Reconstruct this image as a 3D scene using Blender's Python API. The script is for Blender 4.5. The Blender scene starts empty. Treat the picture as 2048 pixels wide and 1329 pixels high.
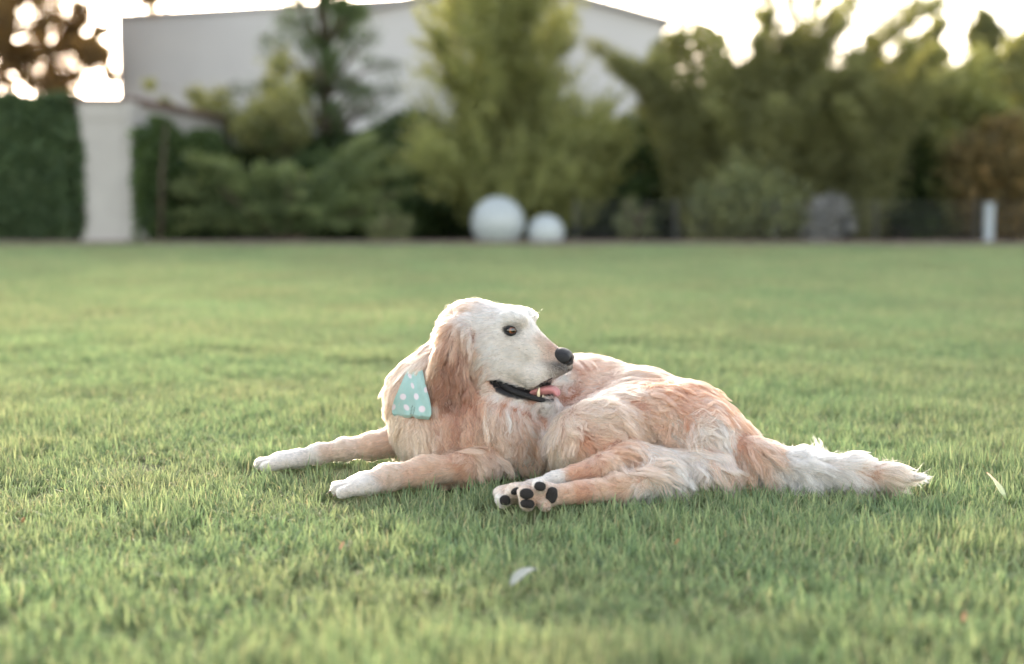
import bpy, bmesh, math
import numpy as np
from mathutils import Vector
from mathutils.bvhtree import BVHTree
from mathutils.kdtree import KDTree

# ------------------------------------------------------------------ camera
SCN = bpy.context.scene
COL = SCN.collection
R = math.radians
CAM_H, PITCH, FPX, CX, CY = 0.607, R(5.33), 2844.0, 1024.0, 664.5
cam_d = bpy.data.cameras.new('camera')
cam = bpy.data.objects.new('camera', cam_d)
COL.objects.link(cam)
cam.location = (0, 0, CAM_H)
cam.rotation_euler = (R(90) - PITCH, 0, 0)
cam_d.sensor_width = 36.0
cam_d.lens = 50.0
cam_d.clip_start = 0.05
cam_d.clip_end = 800
cam_d.dof.use_dof = True
cam_d.dof.focus_distance = 2.93
cam_d.dof.aperture_fstop = 1.65
SCN.camera = cam

# ------------------------------------------------------------------ sky, sun, exposure
SUN_EL, SUN_AZ = R(10.5), R(-11.0)        # low, behind the warehouse, a little left of the view axis
world = bpy.data.worlds.new('World')
SCN.world = world
world.use_nodes = True
wn, wl = world.node_tree.nodes, world.node_tree.links
sky = wn.new('ShaderNodeTexSky')
sky.sky_type = 'NISHITA'
sky.sun_disc = False
sky.sun_elevation = SUN_EL
sky.sun_rotation = SUN_AZ
sky.altitude = 50
sky.air_density = 1.35
sky.dust_density = 1.0
sky.ozone_density = 1.0
hsv = wn.new('ShaderNodeHueSaturation')
hsv.inputs['Saturation'].default_value = 0.5
wl.new(sky.outputs[0], hsv.inputs['Color'])
tint = wn.new('ShaderNodeMix'); tint.data_type = 'RGBA'; tint.blend_type = 'MULTIPLY'
tint.inputs['Factor'].default_value = 1.0
tint.inputs[7].default_value = (1.0, 0.95, 0.955, 1)
wl.new(hsv.outputs[0], tint.inputs[6])
wl.new(tint.outputs[2], wn['Background'].inputs[0])
wn['Background'].inputs[1].default_value = 0.15
sun_d = bpy.data.lights.new('sun', 'SUN')
sun_d.energy = 2.2
sun_d.angle = R(8)
sun_d.color = (1.0, 0.83, 0.66)
sun = bpy.data.objects.new('sun', sun_d)
COL.objects.link(sun)
to_sun = Vector((math.sin(SUN_AZ) * math.cos(SUN_EL), math.cos(SUN_AZ) * math.cos(SUN_EL), math.sin(SUN_EL)))
sun.rotation_euler = to_sun.to_track_quat('Z', 'Y').to_euler()
SCN.view_settings.view_transform = 'Standard'
SCN.view_settings.look = 'None'
SCN.view_settings.gamma = 1.0
SCN.view_settings.use_curve_mapping = False
SCN.view_settings.exposure = 2.6
SCN.render.engine = 'CYCLES'
SCN.cycles.use_denoising = True
SCN.cycles.max_bounces = 9
SCN.cycles.diffuse_bounces = 4
SCN.cycles.glossy_bounces = 5
SCN.cycles.transmission_bounces = 8
SCN.cycles.transparent_max_bounces = 16
SCN.cycles.sample_clamp_indirect = 8.0
SCN.cycles_curves.shape = 'RIBBONS'

# ------------------------------------------------------------------ helpers
rng = np.random.default_rng(11)
FWD = np.array([0, math.cos(PITCH), -math.sin(PITCH)])
UPV = np.array([0, math.sin(PITCH), math.cos(PITCH)])
CAM0 = np.array([0, 0, CAM_H])

def ray(px, py):
    return FWD + (px - CX) / FPX * np.array([1.0, 0, 0]) - (py - CY) / FPX * UPV

def at(px, py, Y):
    """the point of the place at distance Y that stands under a spot of the photograph"""
    d = ray(px, py)
    return CAM0 + d * (Y / d[1])

def on_ground(px, py, z=0.0):
    d = ray(px, py)
    return CAM0 + d * ((z - CAM_H) / d[2])

def tag(o, label=None, cat=None, group=None, kind=None):
    if label: o['label'] = label
    if cat: o['category'] = cat
    if group: o['group'] = group
    if kind: o['kind'] = kind
    return o

def empty(name, loc, label=None, cat=None, group=None):
    o = bpy.data.objects.new(name, None)
    COL.objects.link(o)
    o.location = loc
    o.empty_display_size = 0.1
    return tag(o, label, cat, group)

def link(o, parent=None, link_to=None):
    (link_to or COL).objects.link(o)
    if parent is not None:
        o.parent = parent
        o.matrix_parent_inverse = parent.matrix_basis.inverted()
    return o

def mesh_np(name, verts, faces, mat, parent=None, smooth=True, attrs=None, link_to=None):
    """verts (n,3), faces (m,k) of one size or list of tuples -> one mesh object"""
    me = bpy.data.meshes.new(name)
    verts = np.asarray(verts, np.float32)
    if isinstance(faces, np.ndarray):
        m, k = faces.shape
        me.vertices.add(len(verts))
        me.vertices.foreach_set('co', verts.ravel())
        me.loops.add(m * k)
        me.loops.foreach_set('vertex_index', faces.astype(np.int32).ravel())
        me.polygons.add(m)
        me.polygons.foreach_set('loop_start', np.arange(0, m * k, k, dtype=np.int32))
        me.update(calc_edges=True)
    else:
        me.from_pydata([tuple(v) for v in verts], [], faces)
    me.polygons.foreach_set('use_smooth', np.full(len(me.polygons), smooth))
    for an, (ty, arr) in (attrs or {}).items():
        a = me.attributes.new(an, ty, 'POINT')
        key = {'FLOAT': 'value', 'FLOAT_COLOR': 'color', 'FLOAT_VECTOR': 'vector', 'INT': 'value'}[ty]
        arr = np.asarray(arr)
        if ty == 'FLOAT_COLOR' and arr.shape[1] == 3:
            arr = np.concatenate([arr, np.ones((len(arr), 1))], 1)
        a.data.foreach_set(key, arr.astype(np.int32 if ty == 'INT' else np.float32).ravel())
    if mat: me.materials.append(mat)
    o = bpy.data.objects.new(name, me)
    return link(o, parent, link_to)

def noise3(P, sc, seed):
    """smooth value noise in space, -1..1"""
    T = np.random.default_rng(seed).random((32, 32, 32)) * 2 - 1
    u = P / sc; i = np.floor(u).astype(int); f = u - i; f = f * f * (3 - 2 * f)
    out = 0
    for a in (0, 1):
        for b in (0, 1):
            for c in (0, 1):
                w = (f[:, 0] if a else 1 - f[:, 0]) * (f[:, 1] if b else 1 - f[:, 1]) * (f[:, 2] if c else 1 - f[:, 2])
                out = out + w * T[(i[:, 0] + a) % 32, (i[:, 1] + b) % 32, (i[:, 2] + c) % 32]
    return out

class Pile:
    """collects pieces of one mesh"""
    def __init__(s): s.v, s.f, s.n = [], [], 0
    def add(s, v, f):
        v = np.asarray(v, float)
        s.v.append(v); s.f += [tuple(i + s.n for i in q) for q in f]; s.n += len(v)
        return s
    def box(s, lo, hi, rz=0.0, c=None):
        (x0, y0, z0), (x1, y1, z1) = lo, hi
        v = np.array([(x0,y0,z0),(x1,y0,z0),(x1,y1,z0),(x0,y1,z0),(x0,y0,z1),(x1,y0,z1),(x1,y1,z1),(x0,y1,z1)], float)
        return s.add(v, [(0,3,2,1),(4,5,6,7),(0,1,5,4),(1,2,6,5),(2,3,7,6),(3,0,4,7)])
    def tube(s, pts, rad, n=8):
        pts = np.asarray(pts, float); m = len(pts)
        rad = np.broadcast_to(np.asarray(rad, float), (m,))
        t = np.gradient(pts, axis=0); t /= np.linalg.norm(t, axis=1)[:, None] + 1e-9
        ref = np.array([0.31, 0.17, 0.93]) if abs(t[0][2]) < .9 else np.array([1.0, .2, 0])
        a = np.cross(t, ref); a /= np.linalg.norm(a, axis=1)[:, None] + 1e-9
        b = np.cross(t, a)
        an = np.linspace(0, 2*np.pi, n, endpoint=False)
        v = (pts[:, None] + rad[:, None, None] * (np.cos(an)[None, :, None] * a[:, None] + np.sin(an)[None, :, None] * b[:, None])).reshape(-1, 3)
        f = [(i*n+j, i*n+(j+1) % n, (i+1)*n+(j+1) % n, (i+1)*n+j) for i in range(m-1) for j in range(n)]
        f += [tuple(range(n))[::-1], tuple((m-1)*n + j for j in range(n))]
        return s.add(v, f)
    def build(s, name, mat, parent=None, smooth=False, bevel=0.0):
        o = mesh_np(name, np.concatenate(s.v), s.f, mat, parent, smooth)
        if bevel:
            bm = bmesh.new(); bm.from_mesh(o.data)
            bmesh.ops.bevel(bm, geom=list(bm.edges), offset=bevel, segments=2, affect='EDGES', clamp_overlap=True)
            bm.to_mesh(o.data); bm.free()
        return o

# ------------------------------------------------------------------ material helpers
def new_mat(name):
    m = bpy.data.materials.new(name)
    m.use_nodes = True
    nt = m.node_tree
    return m, nt, nt.nodes, nt.links, nt.nodes['Principled BSDF'], nt.nodes['Material Output']

def noise(nt, scale, detail=4.0, rough=0.55, coord='Object', dist=0.0):
    tc = nt.nodes.new('ShaderNodeTexCoord')
    n = nt.nodes.new('ShaderNodeTexNoise')
    n.inputs['Scale'].default_value = scale
    n.inputs['Detail'].default_value = detail
    n.inputs['Roughness'].default_value = rough
    n.inputs['Distortion'].default_value = dist
    if coord == 'World':
        g = nt.nodes.new('ShaderNodeNewGeometry')
        nt.links.new(g.outputs['Position'], n.inputs['Vector'])
    else:
        nt.links.new(tc.outputs[coord], n.inputs['Vector'])
    return n

def ramp(nt, src, stops):
    r = nt.nodes.new('ShaderNodeValToRGB')
    el = r.color_ramp.elements
    while len(el) < len(stops): el.new(0.5)
    for e, (p, c) in zip(el, stops):
        e.position = p; e.color = (*c, 1)
    nt.links.new(src, r.inputs[0])
    return r

def mix_rgb(nt, fac, a, b, mode='MIX'):
    m = nt.nodes.new('ShaderNodeMix')
    m.data_type = 'RGBA'; m.blend_type = mode
    for sock, val in ((m.inputs['Factor'], fac), (m.inputs[6], a), (m.inputs[7], b)):
        if hasattr(val, 'is_linked') or hasattr(val, 'node'): nt.links.new(val, sock)
        else: sock.default_value = val if not isinstance(val, tuple) else (*val, 1)[:4]
    return m.outputs[2]

def plain(name, stops, scale=6.0, rough=0.6, bump=0.0, bscale=60.0, spec=0.5, coord='Object', metallic=0.0):
    m, nt, N, L, bs, out = new_mat(name)
    n = noise(nt, scale, 5, .6, coord)
    r = ramp(nt, n.outputs[0], stops)
    L.new(r.outputs[0], bs.inputs['Base Color'])
    bs.inputs['Roughness'].default_value = rough
    bs.inputs['Specular IOR Level'].default_value = spec
    bs.inputs['Metallic'].default_value = metallic
    if bump:
        n2 = noise(nt, bscale, 4, .6, coord)
        b = N.new('ShaderNodeBump'); b.inputs['Strength'].default_value = bump; b.inputs['Distance'].default_value = .01
        L.new(n2.outputs[0], b.inputs['Height']); L.new(b.outputs[0], bs.inputs['Normal'])
    return m

def leaf_mat(name, c1, c2, c3, trans=0.4, rough=0.5, nscale=0.9):
    """foliage: colour from a per-leaf value, patches from a noise; part of the light goes through"""
    m, nt, N, L, bs, out = new_mat(name)
    a = N.new('ShaderNodeAttribute'); a.attribute_name = 'tone'
    r = ramp(nt, a.outputs['Fac'], [(0.0, c1), (0.55, c2), (1.0, c3)])
    n = noise(nt, nscale, 3, .5, 'World')
    rr = ramp(nt, n.outputs[0], [(.3, (.7, .7, .7)), (.7, (1.2, 1.2, 1.2))])
    col = mix_rgb(nt, 1.0, r.outputs[0], rr.outputs[0], 'MULTIPLY')
    L.new(col, bs.inputs['Base Color'])
    bs.inputs['Roughness'].default_value = rough
    bs.inputs['Specular IOR Level'].default_value = .3
    t = N.new('ShaderNodeBsdfTranslucent')
    L.new(mix_rgb(nt, 1.0, col, (1.25, 1.15, .6), 'MULTIPLY'), t.inputs['Color'])
    mx = N.new('ShaderNodeMixShader'); mx.inputs[0].default_value = trans
    L.new(bs.outputs[0], mx.inputs[1]); L.new(t.outputs[0], mx.inputs[2]); L.new(mx.outputs[0], out.inputs['Surface'])
    return m

# ------------------------------------------------------------------ implicit surfaces (one continuous skin)
class Field:
    """signed distance on a grid; round cones and ellipsoids joined smoothly, grooves cut out"""
    def __init__(s, lo, hi, h):
        s.lo = np.array(lo, float); s.h = h
        s.n = np.ceil((np.array(hi) - s.lo) / h).astype(int) + 1
        s.V = np.full(s.n, 1.0, np.float32)
        s.ax = [s.lo[i] + h * np.arange(s.n[i]) for i in range(3)]
    def _win(s, lo, hi):
        i0 = np.clip(np.floor((np.array(lo) - s.lo) / s.h).astype(int), 0, s.n)
        i1 = np.clip(np.ceil((np.array(hi) - s.lo) / s.h).astype(int) + 1, 0, s.n)
        sl = tuple(slice(a, b) for a, b in zip(i0, i1))
        g = np.meshgrid(*[s.ax[i][sl[i]] for i in range(3)], indexing='ij', sparse=True)
        return sl, g
    def _join(s, sl, d, k, cut):
        v = s.V[sl]
        if cut:
            d = -d
            h = np.maximum(k - np.abs(v - d), 0) / k
            s.V[sl] = np.maximum(v, d) + h * h * k * .25
        else:
            h = np.maximum(k - np.abs(v - d), 0) / k
            s.V[sl] = np.minimum(v, d) - h * h * k * .25
    def cone(s, a, b, ra, rb, k=.02, cut=False, sq=1.0):
        a, b = np.asarray(a, float), np.asarray(b, float)
        m = max(ra, rb) * max(1, sq) + k + .03
        sl, (x, y, z) = s._win(np.minimum(a, b) - m, np.maximum(a, b) + m)
        ba = b - a; q = ba @ ba + 1e-12
        px, py, pz = x - a[0], y - a[1], z - a[2]
        t = np.clip((px * ba[0] + py * ba[1] + pz * ba[2]) / q, 0, 1)
        d = np.sqrt((px - t * ba[0])**2 + ((py - t * ba[1]) / sq)**2 + (pz - t * ba[2])**2) - (ra + (rb - ra) * t)
        s._join(sl, d.astype(np.float32), k, cut)
    def ell(s, c, r, rot=None, k=.02, cut=False):
        c = np.asarray(c, float); r = np.asarray(r, float)
        m = r.max() + k + .03
        sl, (x, y, z) = s._win(c - m, c + m)
        p = [x - c[0], y - c[1], z - c[2]]
        if rot is not None:        # rows are the local axes
            p = [rot[i][0] * p[0] + rot[i][1] * p[1] + rot[i][2] * p[2] for i in range(3)]
        k0 = np.sqrt(sum((p[i] / r[i])**2 for i in range(3))) + 1e-6
        k1 = np.sqrt(sum((p[i] / r[i]**2)**2 for i in range(3))) + 1e-6
        s._join(sl, (k0 * (k0 - 1) / k1).astype(np.float32), k, cut)
    def func(s, lo, hi, fn, k=.005, cut=False):
        sl, (x, y, z) = s._win(lo, hi)
        s._join(sl, fn(x, y, z).astype(np.float32), k, cut)
    def skin(s, smooth=1):
        V = s.V; n = V.shape
        ins = V < 0
        cs = [(i, j, k) for i in (0, 1) for j in (0, 1) for k in (0, 1)]
        sub = lambda A, c: A[c[0]:n[0]-1+c[0], c[1]:n[1]-1+c[1], c[2]:n[2]-1+c[2]]
        cnt = sum(sub(ins, c).astype(np.int8) for c in cs)
        cell = (cnt > 0) & (cnt < 8)
        idx = np.argwhere(cell)
        vid = np.full(cell.shape, -1, np.int32); vid[tuple(idx.T)] = np.arange(len(idx))
        val = {c: V[idx[:, 0]+c[0], idx[:, 1]+c[1], idx[:, 2]+c[2]] for c in cs}
        acc = np.zeros((len(idx), 3)); num = np.zeros(len(idx))
        for a in cs:
            for ax in range(3):
                if a[ax]: continue
                b = tuple(1 if i == ax else a[i] for i in range(3))
                va, vb = val[a], val[b]
                x = (va < 0) != (vb < 0)
                t = va / np.where(x, va - vb, 1)
                p = np.tile(np.array(a, float), (len(idx), 1)); p[:, ax] = t
                acc[x] += p[x]; num[x] += 1
        P = s.lo + s.h * (idx + acc / num[:, None])
        quads = []
        for ax in range(3):
            u, w = (ax + 1) % 3, (ax + 2) % 3
            A = np.take(ins, range(n[ax]-1), ax); B = np.take(ins, range(1, n[ax]), ax)
            e = np.argwhere(A != B)
            e = e[(e[:, u] > 0) & (e[:, w] > 0) & (e[:, u] < n[u]-1) & (e[:, w] < n[w]-1)]
            up = A[tuple(e.T)]
            def g(du, dw):
                q = e.copy(); q[:, u] += du; q[:, w] += dw
                return vid[tuple(q.T)]
            q = np.stack([g(-1, -1), g(0, -1), g(0, 0), g(-1, 0)], 1)
            q[~up] = q[~up][:, ::-1]
            quads.append(q)
        F = np.concatenate(quads)
        for _ in range(smooth):
            ed = np.concatenate([F[:, [0, 1]], F[:, [1, 2]], F[:, [2, 3]], F[:, [3, 0]]])
            S = np.zeros_like(P); C = np.zeros(len(P))
            for i in range(3): S[:, i] = np.bincount(ed[:, 0], P[ed[:, 1], i], len(P)) + np.bincount(ed[:, 1], P[ed[:, 0], i], len(P))
            C = np.bincount(ed[:, 0], minlength=len(P)) + np.bincount(ed[:, 1], minlength=len(P))
            P = .5 * P + .5 * S / C[:, None]
        return P, F
# ------------------------------------------------------------------ the dog
YAW = R(18)
HF = np.array([math.cos(YAW), -math.sin(YAW), 0])       # where the head looks
HS = np.array([math.sin(YAW), math.cos(YAW), 0])        # across the head, away from the camera
HU = np.array([0, 0, 1.0])
HC = at(965, 680, 3.08)
PX = 1 / 925.0                                           # one pixel of the photograph at the dog, in metres

def H(px, py, lat=0.0):
    d = ray(px, py)
    return CAM0 + d * (((HC - CAM0) @ HS + lat) / (d @ HS))

def mirror(p):
    p = np.asarray(p, float)
    return p - 2 * ((p - HC) @ HS) * HS

def in_head(p):      # forward / up / across coordinates
    q = np.asarray(p) - HC
    return q @ HF, q[..., 2], q @ HS

TILT = R(-17)
RH = np.array([HF * math.cos(TILT) + HU * math.sin(TILT), HS, -HF * math.sin(TILT) + HU * math.cos(TILT)])

def build_body():
    f = Field((-0.62, 2.50, -0.02), (0.98, 3.50, 0.45), 0.0042)
    c, e = f.cone, f.ell
    # trunk, from the shoulders to the rump
    spine = [((985, 812), 3.16, 98), ((1080, 812), 3.20, 108), ((1170, 826), 3.22, 112), ((1270, 846), 3.15, 104), ((1360, 868), 3.08, 97), ((1435, 896), 3.03, 70)]
    for (p, y, r), (q, y2, r2) in zip(spine[:-1], spine[1:]):
        c(at(*p, y), at(*q, y2), r * PX, r2 * PX, .03, sq=1.18)
    # chest and neck
    e(at(905, 858, 3.10), (.100, .105, .086), k=.05)
    c(at(943, 710, 3.10), at(876, 800, 3.12), 74 * PX, 86 * PX, .05)
    c(at(876, 800, 3.12), at(888, 870, 3.10), 86 * PX, 86 * PX, .05)
    c(at(1010, 800, 3.12), at(930, 850, 3.09), 88 * PX, 88 * PX, .05)
    e(at(1070, 885, 3.12), (.14, .11, .066), k=.05)
    e(at(1200, 880, 3.10), (.14, .10, .075), k=.05)
    # near shoulder
    e(at(985, 865, 3.03), (.085, .05, .075), k=.05)
    # near fore leg
    leg = [((1040, 915), 3.03, 33), ((930, 932), 2.95, 27), ((850, 943), 2.90, 24), ((775, 956), 2.855, 22), ((735, 967), 2.825, 18)]
    for (p, y, r), (q, y2, r2) in zip(leg[:-1], leg[1:]):
        c(at(*p, y), at(*q, y2), r * PX, r2 * PX, .018)
    e(at(724, 970, 2.815), (.036, .034, .019), k=.02)
    for i, (dx, dy, dz) in enumerate(((-.034, -.030, -.002), (-.047, -.010, .001), (-.047, .012, .002), (-.034, .030, 0))):
        b = at(722, 972, 2.815)
        c(b + (.002, dy * .8, 0), b + (dx, dy, dz - .006), .0135, .0118, .0035)
    # far fore leg
    leg = [((800, 880), 3.14, 33), ((745, 893), 3.13, 23), ((690, 899), 3.12, 19), ((640, 908), 3.11, 17), ((600, 916), 3.10, 16)]
    for (p, y, r), (q, y2, r2) in zip(leg[:-1], leg[1:]):
        c(at(*p, y), at(*q, y2), r * PX, r2 * PX, .018)
    e(at(575, 920, 3.095), (.042, .033, .018), k=.018)
    for dx, dy, dz in ((-.036, -.026, -.003), (-.052, -.009, 0), (-.052, .010, .001), (-.036, .026, 0)):
        b = at(568, 923, 3.095)
        c(b + (.004, dy * .8, .0), b + (dx, dy, dz - .005), .0130, .0108, .0035)
    # haunch: thigh rolled to the near side, knee to the left
    th = np.array([[.97, 0, .24], [0, 1, 0], [-.24, 0, .97]])
    e(at(1285, 874, 3.00), (.172, .085, .098), k=.07)
    e(at(1190, 880, 2.93), (.085, .060, .080), k=.035)
    e(at(1385, 890, 2.97), (.080, .065, .085), k=.03)
    c(at(1160, 890, 2.92), at(1290, 935, 2.86), 44 * PX, 34 * PX, .03)
    c(at(1290, 935, 2.86), at(1420, 935, 2.90), 32 * PX, 34 * PX, .03)
    # upper hind foot: heel at the tuft, toes to the left
    c(at(1250, 915, 2.86), at(1203, 936, 2.80), 30 * PX, 23 * PX, .015)
    c(at(1203, 936, 2.80), at(1110, 962, 2.765), 21 * PX, 14 * PX, .012)
    c(at(1110, 962, 2.765), at(1040, 984, 2.735), 14 * PX, 14 * PX, .012)
    e(at(1025, 988, 2.73), (.029, .024, .018), k=.012)
    for x, y, d, r in ((1008, 1000, 2.712, 15), (1028, 984, 2.708, 13), (1002, 988, 2.735, 12)):
        e(at(x, y, d), (r * PX, .016, r * PX * .92), k=.006)
    # lower hind foot: sole to the camera
    c(at(1330, 955, 2.84), at(1245, 974, 2.77), 30 * PX, 22 * PX, .015)
    c(at(1245, 975, 2.77), at(1130, 988, 2.70), 20 * PX, 17 * PX, .012)
    e(at(1090, 990, 2.69), (.036, .020, .024), k=.012)
    for x, y, r in ((1053, 988, 16), (1080, 973, 13), (1055, 1007, 14), (1090, 1010, 12)):
        e(at(x, y, 2.672), (r * PX, .017, r * PX * .95), k=.006)
    # tail
    tl = [((1440, 905), 3.00, 48), ((1505, 922), 2.95, 40), ((1600, 936), 2.91, 30), ((1700, 945), 2.875, 26), ((1775, 951), 2.85, 18), ((1828, 954), 2.84, 6)]
    for (p, y, r), (q, y2, r2) in zip(tl[:-1], tl[1:]):
        c(at(*p, y), at(*q, y2), r * PX, r2 * PX, .025)
    # ---- head
    body_f = f
    f = Field((-0.62, 2.50, -0.02), (0.98, 3.50, 0.45), 0.0042)
    c, e = f.cone, f.ell
    e(H(958, 671), (.082, .068, .072), RH, k=.03)                                   # cranium
    e(H(1020, 662), (.052, .055, .052), RH, k=.03)                                  # forehead
    for s in (-1, 1):
        pt = lambda x, y, l: H(x, y, -l) if s < 0 else mirror(H(x, y, -l))
        e(pt(1030, 637, .036), (.027, .019, .015), RH, k=.016)                         # brow
        e(pt(975, 725, .042), (.058, .030, .054), RH, k=.03)                         # cheek
        e(pt(1042, 700, .030), (.030, .022, .030), RH, k=.025)                       # under the eye
        c(pt(1028, 736, .031), pt(1070, 752, .024), .026, .021, .018)
        c(pt(1070, 752, .024), pt(1098, 741, .018), .021, .019, .018)                 # flews
        e(pt(1122, 739, .012), (.020, .017, .017), RH, k=.015)                       # whisker pad
        c(pt(975, 757, .036), pt(1040, 788, .020), .027, .016, .02)                 # jaw
    c(H(1040, 692), H(1106, 724), .043, .025, .025)                                  # muzzle
    c(H(1056, 674), H(1106, 706), .022, .014, .018)                                  # bridge
    c(H(1000, 777), H(1088, 800), .026, .015, .015)                                  # lower jaw
    e(H(1090, 803), (.020, .021, .011), RH, k=.012)                                  # chin
    # hanging ears
    for s in (-1, 1):
        pt = lambda x, y, l: H(x, y, -l) if s < 0 else mirror(H(x, y, -l))
        ang = R(8)
        ax = np.array([HF * math.cos(ang) + HU * math.sin(ang), HS, -HF * math.sin(ang) + HU * math.cos(ang)])
        e(pt(912, 690, .078), (.036, .017, .050), ax, k=.02)
        e(pt(902, 748, .092), (.037, .013, .070), ax, k=.015)
        c(pt(925, 655, .058), pt(912, 690, .078), .022, .016, .02)
    # the open mouth, cut across the muzzle
    line = [(998, 756, 6), (1011, 764, 11), (1030, 775, 11), (1052, 784, 9), (1075, 788, 9.5), (1087, 785, 12), (1100, 778, 14), (1125, 765, 14), (1165, 750, 17)]
    pl = [(in_head(H(x, y)), r * PX) for x, y, r in line]
    def mouth(x, y, z):
        a = (x - HC[0]) * HF[0] + (y - HC[1]) * HF[1] + 0 * z
        b = z - HC[2] + 0 * a
        best = None
        for (p, r), (q, r2) in zip(pl[:-1], pl[1:]):
            vx, vy = q[0] - p[0], q[1] - p[1]
            t = np.clip(((a - p[0]) * vx + (b - p[1]) * vy) / (vx * vx + vy * vy), 0, 1)
            d = np.hypot(a - p[0] - t * vx, b - p[1] - t * vy) - (r + (r2 - r) * t)
            best = d if best is None else np.minimum(best, d)
        return best
    lo, hi = H(990, 740), H(1160, 740)
    f.func((lo[0] - .02, 2.85, .08), (hi[0] + .02, 3.25, .36), mouth, .004, True)
    h = np.maximum(.025 - np.abs(body_f.V - f.V), 0) / .025
    body_f.V = np.minimum(body_f.V, f.V) - h * h * .025 * .25
    P, F = body_f.skin(2)
    return P, F, mouth

bodyP, bodyF, mouth_fn = build_body()
tree = BVHTree.FromPolygons([tuple(p) for p in bodyP], [tuple(q) for q in bodyF])

def hit(px, py):
    d = Vector(ray(px, py)).normalized()
    loc, nor, i, dist = tree.ray_cast(Vector(CAM0), d)
    if loc is None:
        loc, nor, i, dist = tree.find_nearest(Vector(at(px, py, 3.0)))
    return np.array(loc), np.array(nor)

# colours of the coat (reflectance)
PAL = dict(F=(.68, .605, .55), W=(.63, .545, .485), L=(.55, .355, .262), C=(.51, .275, .185), G=(.42, .178, .108), O=(.355, .120, .062), B=(.155, .063, .041), N=(.55, .38, .29), K=(.03, .026, .024), A=(.46, .42, .38))
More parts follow.
